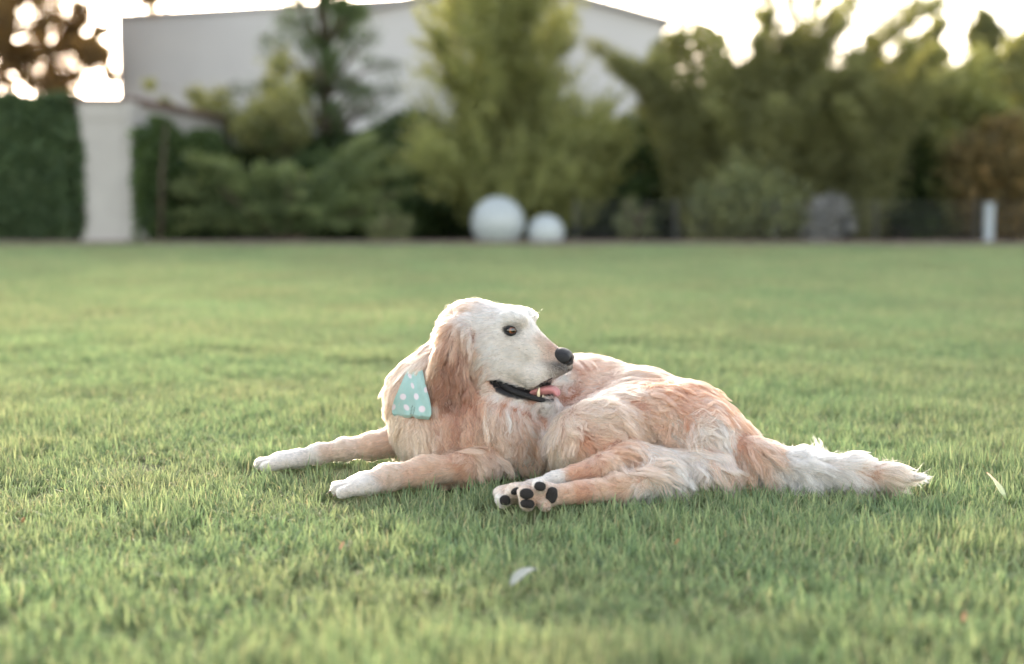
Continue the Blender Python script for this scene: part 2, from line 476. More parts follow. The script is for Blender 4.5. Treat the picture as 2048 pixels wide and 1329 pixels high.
# where, combed which way (degrees, 0 right, 90 down), length px, lift, wave px, colour, mix colour; golds under the jaw are coat colour plus painted shadow
GUIDES = '''
990 608 190 11 .3 0 F
1050 622 212 9 .3 0 F
1078 648 225 9 .4 0 F
1060 660 215 8 .2 0 F
1085 685 215 7 .1 0 N
1108 695 205 3.5 .0 0 C
1100 715 200 5 .05 0 N
1070 705 200 8 .2 0 F
1085 735 190 7 .2 0 F
1120 748 190 4 .05 0 A
1128 752 200 2.5 .0 0 A
1136 744 230 2 .0 0 A
1110 757 185 4 .05 0 F
1118 740 190 4 .05 0 A
1045 725 172 9 .2 0 F
1005 705 165 12 .2 0 F
1000 672 180 10 .2 0 F
1045 668 200 6 .1 0 F
955 645 185 14 .3 0 F
935 620 178 18 .4 1 C
975 690 155 16 .25 0 F
955 700 140 22 .3 1 C
965 745 120 26 .3 2 C
945 770 105 36 .35 4 G
1000 742 160 9 .1 0 F
1015 750 172 6 .05 0 F
1035 757 176 6 .05 0 F
1060 760 178 6 .05 0 F
1090 759 182 5 .05 0 F
1000 792 155 13 .2 0 F
1040 803 172 10 .2 0 F
1092 808 180 5 .15 0 F
975 800 120 36 .3 4 C
905 628 160 24 .5 2 C
880 640 155 32 .5 3 C
862 665 140 34 .5 3 C
925 662 110 26 .3 2 C
912 690 105 36 .25 5 B
935 690 95 34 .25 5 B
895 720 105 42 .25 6 B
925 730 90 42 .25 7 B
905 760 95 46 .25 7 B
880 760 100 46 .25 6 C
930 780 85 46 .25 7 B
905 805 92 48 .2 6 B
872 800 92 44 .2 5 L
840 690 135 44 .6 4 C
810 735 130 42 .6 4 C
790 780 120 40 .6 4 C
850 745 110 40 .4 4 L
785 825 105 40 .5 4 L
800 860 100 42 .4 4 L
830 850 97 52 .35 6 C
840 885 95 44 .3 6 L
870 850 92 60 .3 8 C
905 850 88 62 .3 9 G
1000 850 76 56 .3 9 G
1030 862 70 56 .3 9 C
1060 850 64 56 .3 8 G
985 872 80 54 .3 9 C
1040 838 68 56 .3 9 G
860 870 94 56 .3 8 C
925 872 86 56 .3 9 G
885 880 90 50 .3 8 L
935 840 82 62 .3 10 C
960 870 80 60 .3 9 L
985 835 72 58 .35 10 G
1015 835 66 60 .35 10 C
1045 825 60 60 .35 9 G
900 895 92 46 .3 8 C
945 905 84 44 .3 8 C
985 895 75 46 .3 8 C
1075 810 55 54 .3 7 O
1100 770 45 50 .3 5 O
1125 740 35 46 .3 4 G
1150 702 10 44 .7 3 C
1165 730 25 46 .35 4 G
1200 722 15 44 .5 3 C
1140 790 45 50 .3 6 G
1180 765 25 50 .35 6 C
1050 880 65 52 .3 7 C
1090 850 62 56 .3 7 C
1120 840 70 42 .25 6 L
1060 925 60 42 .3 5 L
1090 900 70 50 .3 6 L
1250 742 15 44 .5 4 C
1310 748 18 42 .5 4 C
1355 765 30 42 .5 4 G
1280 772 15 46 .35 6 O
1330 780 25 46 .35 6 O
1395 790 42 46 .5 5 O
1440 825 55 50 .5 5 O
1200 795 15 50 .35 8 L
1240 800 25 52 .3 11 C
1290 805 40 52 .3 13 G
1345 815 55 56 .3 13 G
1370 840 62 58 .3 12 L
1405 830 60 56 .35 9 W
1425 855 68 58 .35 9 W
1160 835 35 44 .2 8 L
1190 835 25 48 .3 9 C
1135 870 80 36 .25 5 C
1165 870 55 46 .3 7 G
1195 882 50 44 .3 8 O
1225 900 60 44 .3 8 G
1120 905 85 32 .25 4 L
1240 850 50 54 .3 12 C
1285 850 58 58 .3 14 C
1330 855 64 60 .3 14 W
1380 875 70 58 .3 13 W
1260 895 62 54 .3 11 L
1305 900 62 58 .3 14 W
1350 905 66 56 .3 12 L
1395 910 78 50 .3 9 L
1425 900 80 50 .3 9 G
1290 940 50 46 .3 9 C
1340 940 45 50 .35 9 W
1390 945 60 44 .35 8 W
1440 945 80 46 .35 8 W
1465 850 66 54 .4 6 G
1490 880 62 56 .4 6 G
1470 895 82 62 .3 9 C
1510 895 55 56 .4 5 C
1520 925 62 60 .4 8 W
1490 935 80 56 .35 9 W
1570 920 15 44 .6 3 W
1570 945 52 62 .4 8 W
1630 922 12 38 .4 3 W
1630 955 48 62 .4 8 W
1690 930 10 36 .35 2 W
1690 960 40 50 .35 6 L
1745 935 10 36 .3 2 L
1745 960 28 42 .25 4 L
1790 945 10 32 .2 2 L
1800 965 12 34 .15 2 L
1815 955 8 30 .12 1 W
1000 930 170 18 .2 1 G
930 925 176 15 .2 1 G
900 945 176 15 .2 1 C
850 930 176 12 .2 0 C
830 955 172 12 .2 0 C
790 945 168 10 .2 0 L
760 945 165 9 .2 0 L
735 960 165 8 .2 0 W
700 975 165 6 .2 0 W
690 985 165 5 .2 0 W
785 885 172 18 .25 1 C
745 892 176 12 .2 0 C
700 892 176 10 .2 0 L
660 905 176 9 .2 0 L
620 912 178 8 .2 0 W
580 918 180 7 .2 0 W
540 925 180 6 .2 0 W
1216 925 60 20 .2 3 C
1195 945 165 14 .2 1 G
1165 940 172 14 .2 1 G
1130 938 176 12 .2 0 C
1110 953 178 9 .2 0 W
1080 961 180 8 .2 0 W
1140 978 178 10 .2 1 C
1175 985 178 13 .25 2 G
1215 982 176 15 .25 2 C
1260 965 176 22 .25 3 C
1310 965 170 30 .3 5 W
1010 980 190 8 .3 0 L
1000 995 180 6 .3 0 W
1060 972 185 5 .3 0 L
1060 995 180 4 .3 0 L
1095 985 180 4 .3 0 L
1038 962 268 16 .4 1 W
1024 972 250 9 .3 0 L
920 700 100 38 .2 5 B
900 740 100 44 .2 7 B
915 770 90 46 .2 7 B
890 800 92 46 .2 6 B
918 665 110 30 .2 3 B
1060 805 70 40 .3 5 G
1085 830 60 50 .3 6 O
1010 818 82 40 .25 6 G
1035 822 76 42 .25 6 G
1062 825 70 42 .25 6 O
990 825 86 44 .25 7 C
1010 815 80 44 .3 6 C
960 815 95 50 .3 8 G
'''
G = []
for ln in GUIDES.strip().splitlines():
    w = ln.split()
    x, y, an, le, li, wv = map(float, w[:6])
    p, n = hit(x, y)
    G.append((p, (math.cos(R(an)), 0, -math.sin(R(an))), le * PX, li, wv * PX, PAL[w[6]]))
# under the jaw and along the far cheek, out of the camera's sight
for x, y, lat, le, c_ in ((1000, 806, 0, 12, 'L'), (1020, 810, .01, 10, 'F'), (1040, 814, 0, 9, 'F'), (1065, 816, .005, 8, 'F'), (1088, 816, 0, 7, 'F'), (985, 806, .02, 20, 'C'), (1010, 800, .04, 12, 'F'), (1050, 800, .035, 8, 'F')):
    q_ = tree.find_nearest(Vector(H(x, y, lat)))
    G.append((np.array(q_[0]), (-1.0, 0, -.1), le * PX, .2, 0.0, PAL[c_]))
gP = np.array([g[0] for g in G]); gD = np.array([g[1] for g in G]); gL = np.array([g[2] for g in G])
gI = np.array([g[3] for g in G]); gW = np.array([g[4] for g in G]); gC = np.array([g[5] for g in G])

def comb(P):
    """coat at points P: direction, length, lift, wave, colour"""
    d2 = (P ** 2).sum(1)[:, None] + (gP ** 2).sum(1)[None] - 2 * P @ gP.T
    d2 = np.maximum(d2, 0)
    w = 1 / (d2 + .010 ** 2) ** 2.0
    w /= w.sum(1)[:, None]
    wc = 1 / (d2 + .012 ** 2) ** 2.1
    wc /= wc.sum(1)[:, None]
    return w @ gD, w @ gL, w @ gI, w @ gW, wc @ gC

def vnormals(P, F):
    a, b, c, d = (P[F[:, i]] for i in range(4))
    fn = np.cross(c - a, d - b)
    N = np.zeros_like(P)
    for i in range(4):
        for k in range(3): N[:, k] += np.bincount(F[:, i], fn[:, k], len(P))
    return N / (np.linalg.norm(N, axis=1)[:, None] + 1e-12), .5 * np.linalg.norm(fn, axis=1)

bodyN, bodyA = vnormals(bodyP, bodyF)
vD, vL, vI, vW, vC = (np.concatenate(z) for z in zip(*[comb(bodyP[i:i+4000]) for i in range(0, len(bodyP), 4000)]))

# bare dark skin: lips and mouth, eyelids, soles
eyeN, eyeNn = hit(1022, 661)
eye_c = eyeN - eyeNn * .0075
eye_far = mirror(eye_c)
md = mouth_fn(bodyP[:, 0], bodyP[:, 1], bodyP[:, 2])
fh, uh, sh = in_head(bodyP)
zone = (bodyP[:, 0] > H(985, 760)[0] - .01) & (bodyP[:, 0] < H(1108, 760)[0]) & (bodyP[:, 2] > .10) & (bodyP[:, 2] < .30) & (np.abs(sh) < .062)
lip_w = np.interp(bodyP[:, 0], [H(995, 765)[0], H(1045, 780)[0], H(1105, 790)[0]], [.0035, .0045, .0035])
lower = uh < np.interp(fh, [in_head(H(1000, 765))[0], in_head(H(1050, 783))[0], in_head(H(1110, 778))[0]], [in_head(H(1000, 765))[1], in_head(H(1050, 783))[1], in_head(H(1110, 778))[1]])
lip_w = lip_w + np.where(lower, -.0022, 0)
bare = np.where(zone, np.clip((lip_w - md) / .002 + .5, 0, 1), 0)
def eyelid(c, r, soft):
    q = bodyP - c
    a, b = q @ RH[0], q @ RH[2]
    far = np.abs(q @ HS) < .035
    return np.where(far, np.clip((r - np.hypot(a * .70, b * 1.18)) / soft + .5, 0, 1), 0)
for c_ in (eye_c, eye_far):
    bare = np.maximum(bare, eyelid(c_, .0116, .0025))
# a soft dark haze of short dark hair round the eye and under the nose, as the coat has it
vM = np.zeros(len(bodyP))
for c_, r_ in ((eye_c + RH[0] * .006, .0185), (eye_far, .018)):
    q = np.linalg.norm(bodyP - c_, axis=1)
    vM = np.maximum(vM, np.clip((r_ + .007 - q) / .012, 0, 1) * .60)
nose_at = H(1124, 718)
q = np.linalg.norm(bodyP - nose_at, axis=1)
vM = np.maximum(vM, np.clip((.054 - q) / .020, 0, 1) * np.clip((nose_at[2] + .004 - bodyP[:, 2]) / .012, .15, .95))
front = np.clip((.050 - q) / .012, 0, 1) * (np.abs(sh) < .05)
vL = vL * (1 - front) + np.minimum(vL, .0042) * front
vI = vI * (1 - front) + .05 * front
dark_hair = np.array((.075, .068, .064))
vC = vC * (1 - vM[:, None]) + dark_hair * vM[:, None]
bare = np.maximum(bare, np.clip((.0190 - np.linalg.norm(bodyP - H(1130, 717), axis=1)) / .004 + .5, 0, 1))
skin_col = vC * .55  # coat colour darkened: shade between the locks painted into the skin
pink = np.array((.30, .12, .10)); black = np.array((.012, .011, .012))
inside = np.clip((.0005 - md) / .003, 0, 1) * zone
skin_col = skin_col * (1 - bare[:, None]) + black * bare[:, None]

dog = empty('dog', tuple(np.array([at(1080, 900, 3.12)[0], 3.1, 0.0])), 'golden retriever with whitened face lying on the lawn, head turned back, wearing a bandana', 'dog')

m, nt, N_, L_, bs, out = new_mat('dog_skin')
a = N_.new('ShaderNodeAttribute'); a.attribute_name = 'coat'
L_.new(a.outputs['Color'], bs.inputs['Base Color'])
ab = N_.new('ShaderNodeAttribute'); ab.attribute_name = 'bare'
mr = N_.new('ShaderNodeMapRange'); mr.inputs[3].default_value = .85; mr.inputs[4].default_value = .5
L_.new(ab.outputs['Fac'], mr.inputs[0]); L_.new(mr.outputs[0], bs.inputs['Roughness'])
bs.inputs['Specular IOR Level'].default_value = .2
n2 = noise(nt, 260, 3, .6); b2 = N_.new('ShaderNodeBump'); b2.inputs['Strength'].default_value = .35; b2.inputs['Distance'].default_value = .002
L_.new(n2.outputs[0], b2.inputs['Height']); L_.new(b2.outputs[0], bs.inputs['Normal'])
M_SKIN = m
body = mesh_np('body', bodyP, bodyF, M_SKIN, dog, True, {'coat': ('FLOAT_COLOR', skin_col), 'bare': ('FLOAT', bare)})

# ---------------------------------------------------------------- bandana
def bandana():
    rows = [(716, 827, 837), (726, 821, 842), (745, 812, 846), (775, 799, 853), (800, 789, 860), (816, 784, 863), (826, 784, 863), (832, 786, 860), (836, 790, 858)]
    ry = [r[0] for r in rows]
    nu, nv = 70, 110
    V = np.zeros((nv, nu, 3)); pxl = np.zeros((nv, nu, 2))
    for j, v in enumerate(np.linspace(0, 1, nv)):
        y = 716 + 120 * v
        x0, x1 = np.interp(y, ry, [r[1] for r in rows]), np.interp(y, ry, [r[2] for r in rows])
        for i, u in enumerate(np.linspace(0, 1, nu)):
            x = x0 + (x1 - x0) * u
            yy = y + 6 * (u - .3) * v ** 4 - 4 * v ** 10 * math.exp(-((u - .52) / .07) ** 2)
            pxl[j, i] = x, yy
    # how far the neck lies under every spot, smoothed, then lifted over the coat
    dep = np.zeros((nv, nu))
    for j in range(0, nv, 5):
        for i in range(0, nu, 5):
            dep[j:j+5, i:i+5] = hit(*pxl[j, i])[0][1]
    for _ in range(60):
        q = np.pad(dep, 1, mode='edge'); dep = (q[1:-1, 1:-1] * 4 + q[:-2, 1:-1] + q[2:, 1:-1] + q[1:-1, :-2] + q[1:-1, 2:]) / 8
    for j in range(nv):
        v = j / (nv - 1)
        for i in range(nu):
            u = i / (nu - 1)
            lift = np.interp(v, [0, .2, .4, 1], [-.006, .008, .015, .021])
            lift += .0055 * math.sin(8 * u + 2.5 * v) * v + .0035 * math.sin(19 * u - 6 * v + 1) * v + .004 * math.exp(-((u - .52) / .12) ** 2) * v ** 3
            lift -= .010 * max(0, v - .95) / .05
            V[j, i] = at(pxl[j, i, 0], pxl[j, i, 1], dep[j, i] - lift)
    d = np.zeros((nv, nu)); tx = np.zeros((nv, nu))
    for x, y, a, b, sh in ((819.5, 752, 3.4, 5.6, -.35), (825, 772, 3.2, 6, -.25), (806, 794, 6.2, 6.2, 0), (832.5, 793.5, 4.8, 6.4, -.1), (785, 814, 6.2, 6.4, 0), (813, 815.5, 5.2, 6.3, -.35), (844, 818.5, 6.6, 6.6, 0), (838, 738, 2.6, 5, -.2), (852, 780, 4, 6, 0)):
        ddx = pxl[..., 0] - x - sh * -(pxl[..., 1] - y); ddy = pxl[..., 1] - y
        d = np.maximum(d, np.clip((1 - np.hypot(ddx / a, ddy / b)) * 5 + .5, 0, 1))
    # two short lines of small dark print by the hem
    gg = np.random.default_rng(4)
    for line, (x, y) in enumerate(((824.5, 813), (829.5, 813))):
        for k in range(6):
            cx_, cy_ = x - k * .55, y + k * 3.0
            if gg.random() < .25 and line: continue
            tx = np.maximum(tx, ((np.abs(pxl[..., 0] - cx_) < .9 + .5 * gg.random()) & (np.abs(pxl[..., 1] - cy_) < .8 + .4 * gg.random())) * .85)
    F = [(j*nu+i, (j+1)*nu+i, (j+1)*nu+i+1, j*nu+i+1) for j in range(nv-1) for i in range(nu-1)]
    m, nt, N_, L_, bs, out = new_mat('bandana_cloth')
    a = N_.new('ShaderNodeAttribute'); a.attribute_name = 'dot'
    b = N_.new('ShaderNodeAttribute'); b.attribute_name = 'print'
    n1 = noise(nt, 30, 4, .6)
    base = ramp(nt, n1.outputs[0], [(.3, (.28, .44, .415)), (.7, (.34, .51, .485))]).outputs[0]
    c1 = mix_rgb(nt, a.outputs['Fac'], base, (.66, .58, .62))
    L_.new(mix_rgb(nt, b.outputs['Fac'], c1, (.05, .09, .085)), bs.inputs['Base Color'])
    bs.inputs['Roughness'].default_value = .85
    bs.inputs['Sheen Weight'].default_value = .3
    wv_ = noise(nt, 900, 2, .5); bp = N_.new('ShaderNodeBump'); bp.inputs['Strength'].default_value = .25; bp.inputs['Distance'].default_value = .001
    L_.new(wv_.outputs[0], bp.inputs['Height']); L_.new(bp.outputs[0], bs.inputs['Normal'])
    tl = N_.new('ShaderNodeBsdfTranslucent'); L_.new(c1, tl.inputs['Color'])
    mx = N_.new('ShaderNodeMixShader'); mx.inputs[0].default_value = .2
    L_.new(bs.outputs[0], mx.inputs[1]); L_.new(tl.outputs[0], mx.inputs[2]); L_.new(mx.outputs[0], out.inputs['Surface'])
    o = mesh_np('bandana', V.reshape(-1, 3), F, m, dog, True, {'dot': ('FLOAT', d.ravel()), 'print': ('FLOAT', tx.ravel())})
    so = o.modifiers.new('t', 'SOLIDIFY'); so.thickness = .0012
    o['label'] = 'mint green bandana with pale pink dots'
    return V[30:, :].reshape(-1, 3)
band_pts = bandana()
bkd = KDTree(len(band_pts[::7]))
for i_, q_ in enumerate(band_pts[::7]): bkd.insert(q_, i_)
bkd.balance()
press_ = np.array([1.0 if not (-.32 < p_[0] < -.05 and p_[2] > at(820, 836, 3.0)[2] + .012) else np.clip((bkd.find(p_)[2] - .014) / .014, .12, 1) for p_ in bodyP])
press_ = np.maximum(press_, np.where(bodyP[:, 1] > 3.2, 1, 0))
vL = vL * press_; vI = vI * press_

# ---------------------------------------------------------------- coat
m, nt, N_, L_, bs, out = new_mat('dog_fur')
N_.remove(bs)
hb = N_.new('ShaderNodeBsdfHairPrincipled')
hb.model = 'CHIANG'; hb.parametrization = 'COLOR'
a = N_.new('ShaderNodeAttribute'); a.attribute_name = 'tint'
L_.new(a.outputs['Color'], hb.inputs['Color'])
hb.inputs['Roughness'].default_value = .42
hb.inputs['Radial Roughness'].default_value = .55
hb.inputs['Coat'].default_value = .0
hb.inputs['IOR'].default_value = 1.5
hb.inputs['Random Roughness'].default_value = .2
L_.new(hb.outputs[0], out.inputs['Surface'])
M_FUR = m

def strands(n_total, seed):
    g = np.random.default_rng(seed)
    # density: short coat needs more hairs, hidden parts fewer
    F3 = np.concatenate([bodyF[:, [0, 1, 2]], bodyF[:, [0, 2, 3]]])
    a, b, c = bodyP[F3[:, 0]], bodyP[F3[:, 1]], bodyP[F3[:, 2]]
    fn = np.cross(b - a, c - a); ar = .5 * np.linalg.norm(fn, axis=1)
    cen = (a + b + c) / 3
    nn = fn / (2 * ar[:, None] + 1e-12)
    view = CAM0 - cen; view /= np.linalg.norm(view, axis=1)[:, None]
    side = (nn * view).sum(1)
    dens = np.where(side > -.25, 1.0, .42)
    dens = dens * np.where(cen[:, 2] < .012, .15, 1.0)
    le = vL[F3].mean(1)
    dens = dens * np.clip((.036 / (le + .008)), .75, 2.6)
    bf = bare[F3].mean(1)
    dens = dens * np.clip(1 - bf * 1.6, 0, 1)
    w = ar * dens
    n = n_total
    ti = g.choice(len(F3), n, p=w / w.sum())
    r1, r2 = np.sqrt(g.random(n)), g.random(n)
    bc = np.stack([1 - r1, r1 * (1 - r2), r1 * r2], 1)
    T3 = F3[ti]
    bl = lambda A: (A[T3] * (bc[:, :, None] if A.ndim == 2 else bc)).sum(1)
    root, nor = bl(bodyP), bl(bodyN)
    nor /= np.linalg.norm(nor, axis=1)[:, None] + 1e-9
    D, Ln, li, wv = bl(vD), bl(vL), bl(vI), bl(vW)
    col = bl(vC)
    # locks: fine ones inside broad ones, waves that neighbours share
    long_ = np.clip((Ln - .012) / .035, 0, 1)
    def group(k):
        ci = g.choice(n, k, replace=False)
        kd = KDTree(k)
        for i, q_ in enumerate(ci): kd.insert(root[q_], i)
        kd.balance()
        own = np.fromiter((kd.find(p_)[1] for p_ in root), np.int32, n)
        return ci, own
    ci, own = group(n // 11); ncl = len(ci); cj = ci[own]
    ci2, own2 = group(n // 90); cj2 = ci2[own2]
    def tang(D, nor):
        t = D - (D * nor).sum(1)[:, None] * nor
        return t / (np.linalg.norm(t, axis=1)[:, None] + 1e-9)
    swirl = np.stack([noise3(root, .035, 70 + i) for i in range(3)], 1) * .45 + np.stack([noise3(root, .014, 80 + i) for i in range(3)], 1) * .22
    big = g.normal(0, .16, (len(ci2), 3))[own2]
    loose = (.25 + .75 * long_)[:, None]
    t = tang(D + (swirl + big + g.normal(0, .10, (ncl, 3))[own]) * loose + g.normal(0, .09, (n, 3)), nor)
    Ln = Ln * (1.15 + .30 * long_) * (0.70 + .5 * g.random(n)) * (0.8 + .4 * g.random(ncl))[own]
    fly = (g.random(n) < .03) & (Ln > .012)
    t[fly] = tang(D[fly] + g.normal(0, .7, (fly.sum(), 3)), nor[fly])
    Ln[fly] = np.minimum(Ln[fly], .042)
    li = li * (1 - .45 * long_) * (.6 + .8 * g.random(len(ci2)))[own2] * (.8 + .4 * g.random(n)) + np.where(fly, .28, 0)
    li = np.maximum(li, .20 * (1 - long_))
    wave = np.where(fly, .25, 1) * wv * (.6 + .8 * g.random(len(ci2)))[own2]
    lam = (.034 + .022 * g.random(len(ci2)))[own2]
    ph = 6.28 * 1.3 * noise3(root, .030, 90) + g.normal(0, .5, ncl)[own] + g.normal(0, .25, n)
    K = 9
    s = np.linspace(0, 1, K)
    bt = np.cross(nor, t)
    pts = np.zeros((n, K, 3), np.float32)
    p = root - nor * (.0002 + .0013 * long_)[:, None]
    pts[:, 0] = p
    for k in range(1, K):
        sm = (s[k] + s[k-1]) / 2
        d = t + nor * (li * 1.4 * (1 - sm) ** 1.3 - .05 * long_ * sm)[:, None]
        d = d / np.linalg.norm(d, axis=1)[:, None]
        d[:, 2] -= (.40 * long_ * sm)
        d = d / np.linalg.norm(d, axis=1)[:, None]
        p = p + d * (Ln / (K - 1))[:, None]
        pts[:, k] = p
    for k in range(1, K):
        arg = 2 * np.pi * s[k] * Ln / lam + ph
        amp = wave * s[k] ** .8
        pts[:, k] += (bt * (amp * (np.sin(arg) - np.sin(ph)))[:, None] + nor * (.30 * amp * np.cos(arg * 1.1))[:, None]).astype(np.float32)
    for cj_, strength, spread in ((cj2, .66, .50), (cj, .78, .28)):
        cl = strength * np.clip(.35 + .65 * long_, 0, 1) * np.where(fly, .1, 1)
        lead = pts[cj_].copy()
        for k in range(1, K):
            q = (cl * s[k] ** 1.1)[:, None]
            pts[:, k] = pts[:, k] * (1 - q) + (lead[:, k] + (root - root[cj_]) * spread) * q
    pts[:, :, 2] = np.maximum(pts[:, :, 2], .004)
    # colour patches run out raggedly: a lock may carry its neighbour's colour
    src = root + (g.normal(0, .012, (len(ci2), 3))[own2] + g.normal(0, .006, (ncl, 3))[own]) * long_[:, None] - t * (Ln * .15)[:, None]
    cc = np.concatenate([comb(src[i:i+6000])[4] for i in range(0, n, 6000)])
    col = np.where((long_ > .15)[:, None], cc, col)
    dm = bl(vM)[:, None] * (g.random(n) < .88)[:, None]
    col = np.where(long_[:, None] > .15, col * (1 - dm) + dark_hair * dm, col)
    tone = (1 + g.normal(0, .12, ncl))[own] * (1 + g.normal(0, .08, len(ci2)) )[own2] * (1 + g.normal(0, .07, n))
    warm = g.normal(0, .05, ncl)[own] * np.clip(Ln / .02, 0.2, 1)
    col = col * tone[:, None] * np.stack([np.ones(n), 1 - warm * .5, 1 - warm], 1)
    rad = np.interp(Ln, [.004, .02, .06], [.00034, .00038, .00043]) * (.8 + .4 * g.random(n)) * np.where(fly, .6, 1)
    taper = np.interp(s, [0, .5, 1], [1, .9, .18])
    return pts, np.clip(col, .01, .9), rad[:, None] * taper[None]

def fur_object(name, pts, col, rad, mat, parent):
    n, K, _ = pts.shape
    hc = bpy.data.hair_curves.new(name)
    hc.add_curves([K] * n)
    hc.position_data.foreach_set('vector', np.ascontiguousarray(pts, np.float32).ravel())
    ra = hc.attributes.get('radius') or hc.attributes.new('radius', 'FLOAT', 'POINT')
    ra.data.foreach_set('value', np.ascontiguousarray(rad, np.float32).ravel())
    ca = hc.attributes.new('tint', 'FLOAT_COLOR', 'CURVE')
    ca.data.foreach_set('color', np.concatenate([col, np.ones((n, 1))], 1).astype(np.float32).ravel())
    hc.materials.append(mat)
    o = bpy.data.objects.new(name, hc)
    return link(o, parent)

fur = fur_object('fur', *strands(400000, 5), M_FUR, dog)
tag(fur, kind='stuff')

# ---------------------------------------------------------------- eyes, nose, mouth
M_LIP = plain('lip', [(0, (.008, .008, .010)), (1, (.020, .019, .021))], 120, .38, .6, 300, .3)
m, nt, N_, L_, bs, out = new_mat('dog_eye')
tc = N_.new('ShaderNodeTexCoord')
sp = N_.new('ShaderNodeVectorMath'); sp.operation = 'LENGTH'
mp = N_.new('ShaderNodeVectorMath'); mp.operation = 'MULTIPLY'; mp.inputs[1].default_value = (1, 0, 1)
L_.new(tc.outputs['Object'], mp.inputs[0]); L_.new(mp.outputs[0], sp.inputs[0])
mr = N_.new('ShaderNodeMapRange'); mr.inputs[2].default_value = .0125
L_.new(sp.outputs['Value'], mr.inputs[0])
rr = ramp(nt, mr.outputs[0], [(.0, (.004, .003, .003)), (.34, (.004, .003, .003)), (.40, (.09, .030, .012)), (.64, (.20, .065, .026)), (.73, (.015, .008, .006)), (1, (.02, .015, .013))])
L_.new(rr.outputs[0], bs.inputs['Base Color'])
bs.inputs['Roughness'].default_value = .12
bs.inputs['Coat Weight'].default_value = 1.0
bs.inputs['Coat Roughness'].default_value = .02
M_EYE = m

def eye_ball(c, look):
    bm = bmesh.new()
    bmesh.ops.create_uvsphere(bm, u_segments=32, v_segments=20, radius=.0128)
    me = bpy.data.meshes.new('eye'); bm.to_mesh(me); bm.free()
    for p in me.polygons: p.use_smooth = True
    me.materials.append(M_EYE)
    o = bpy.data.objects.new('eye', me)
    o.location = c
    o.rotation_euler = Vector(look).to_track_quat('-Y', 'Z').to_euler()
    link(o, dog)
    # lids: a dark rim that leaves an almond opening
    for sg, open_, nm in ((1, 30, 'upper_eyelid'), (-1, 27, 'lower_eyelid')):
        V = []; nl, nf = 25, 7
        for i in range(nl):
            lam = -95 + 190 * i / (nl - 1)
            ph0 = open_ * max(0, math.cos(R(lam * 1.25))) if abs(lam) < 72 else 0
            for j in range(nf):
                ph_ = ph0 + (60 - ph0) * j / (nf - 1)
                r_ = .0136 + (.0012 if j == 0 else 0) * 0 + .0006 * (j > 0)
                a_, b_ = R(lam), R(ph_) * sg
                V.append((r_ * math.sin(a_) * math.cos(b_), -r_ * math.cos(a_) * math.cos(b_), r_ * math.sin(b_)))
        F = [(i*nf+j, (i+1)*nf+j, (i+1)*nf+j+1, i*nf+j+1) for i in range(nl-1) for j in range(nf-1)]
        lid = mesh_np(nm, V, F, M_LIP, None, True)
        so = lid.modifiers.new('t', 'SOLIDIFY'); so.thickness = .0012
        COL.objects.unlink(lid)
        lid.parent = o; COL.objects.link(lid)
        lid.rotation_euler = (0, 0, R(-12))
    return o
look = np.array(Vector(CAM0 - eye_c).normalized()) * .85 + HF * .45
eye_ball(eye_c, look)
lm = look - 2 * (look @ HS) * HS
eye_ball(eye_far, lm)

M_NOSE = plain('nose_leather', [(0, (.006, .006, .007)), (1, (.013, .012, .014))], 80, .36, .35, 420, .28)
def build_nose():
    f = Field(H(1080, 760, -.04) - .03, H(1170, 670, .04) + .03, .0016)
    f.ell(H(1125, 713), (.0235, .0245, .0185), RH, k=.006)
    f.ell(H(1131, 724), (.0125, .0160, .0195), RH, k=.010)
    f.cone(H(1131, 733), H(1126, 745), .0055, .003, .006)
    for s in (-1, 1):
        pt = lambda x, y, l: H(x, y, -l) if s < 0 else mirror(H(x, y, -l))
        f.ell(pt(1126, 720, .0145), (.0175, .0105, .0150), RH, k=.006)
        f.cone(pt(1152, 719, .0105), pt(1136, 721, .0120), .0046, .0038, .004, True)
        f.cone(pt(1143, 724, .0165), pt(1128, 731, .0225), .0028, .0016, .004, True)
    f.cone(H(1160, 728), H(1136, 745), .0012, .0012, .003, True)
    P, F = f.skin(1)
    return mesh_np('nose', P, F, M_NOSE, dog, True)
build_nose()

M_TONGUE = plain('tongue', [(0, (.46, .17, .18)), (1, (.62, .28, .28))], 60, .38, .5, 500, .5)
def build_tongue():
    # a slab with a groove, its tip curling over the lower front teeth
    ctr = [H(1035, 790), H(1060, 787), H(1080, 783), H(1095, 780), H(1106, 780), H(1113, 786), H(1114, 794)]
    half = [.017, .018, .0185, .0190, .0190, .0175, .012]
    th = [.005, .007, .009, .010, .009, .007, .003]
    nu = 11
    ctr = np.array(ctr); t = np.gradient(ctr, axis=0); t /= np.linalg.norm(t, axis=1)[:, None]
    up = np.cross(HS, t) * -1
    up /= np.linalg.norm(up, axis=1)[:, None]
    up[up[:, 2] < 0] *= -1 if up[0, 2] < 0 else 1
    V = []
    for i in range(len(ctr)):
        for side in (1, -1):
            for u in (np.linspace(-1, 1, nu) if side > 0 else np.linspace(1, -1, nu)):
                z = th[i] * math.sqrt(max(0, 1 - (u * .98) ** 2)) * side
                if side > 0: z -= .0022 * math.exp(-(u / .18) ** 2)
                z += .004 * u * u
                V.append(ctr[i] + HS * u * half[i] + up[i] * z)
    V = np.array(V); k = 2 * nu; F = []
    for i in range(len(ctr) - 1):
        for j in range(k): F.append((i*k+j, i*k+(j+1) % k, (i+1)*k+(j+1) % k, (i+1)*k+j))
    F.append(tuple(range(k))[::-1]); F.append(tuple((len(ctr)-1)*k + j for j in range(k)))
    o = mesh_np('tongue', V, F, M_TONGUE, dog, True)
    md_ = o.modifiers.new('s', 'SUBSURF'); md_.levels = 2; md_.render_levels = 2
build_tongue()
M_TOOTH = plain('tooth', [(0, (.62, .50, .33)), (1, (.74, .66, .50))], 40, .35)
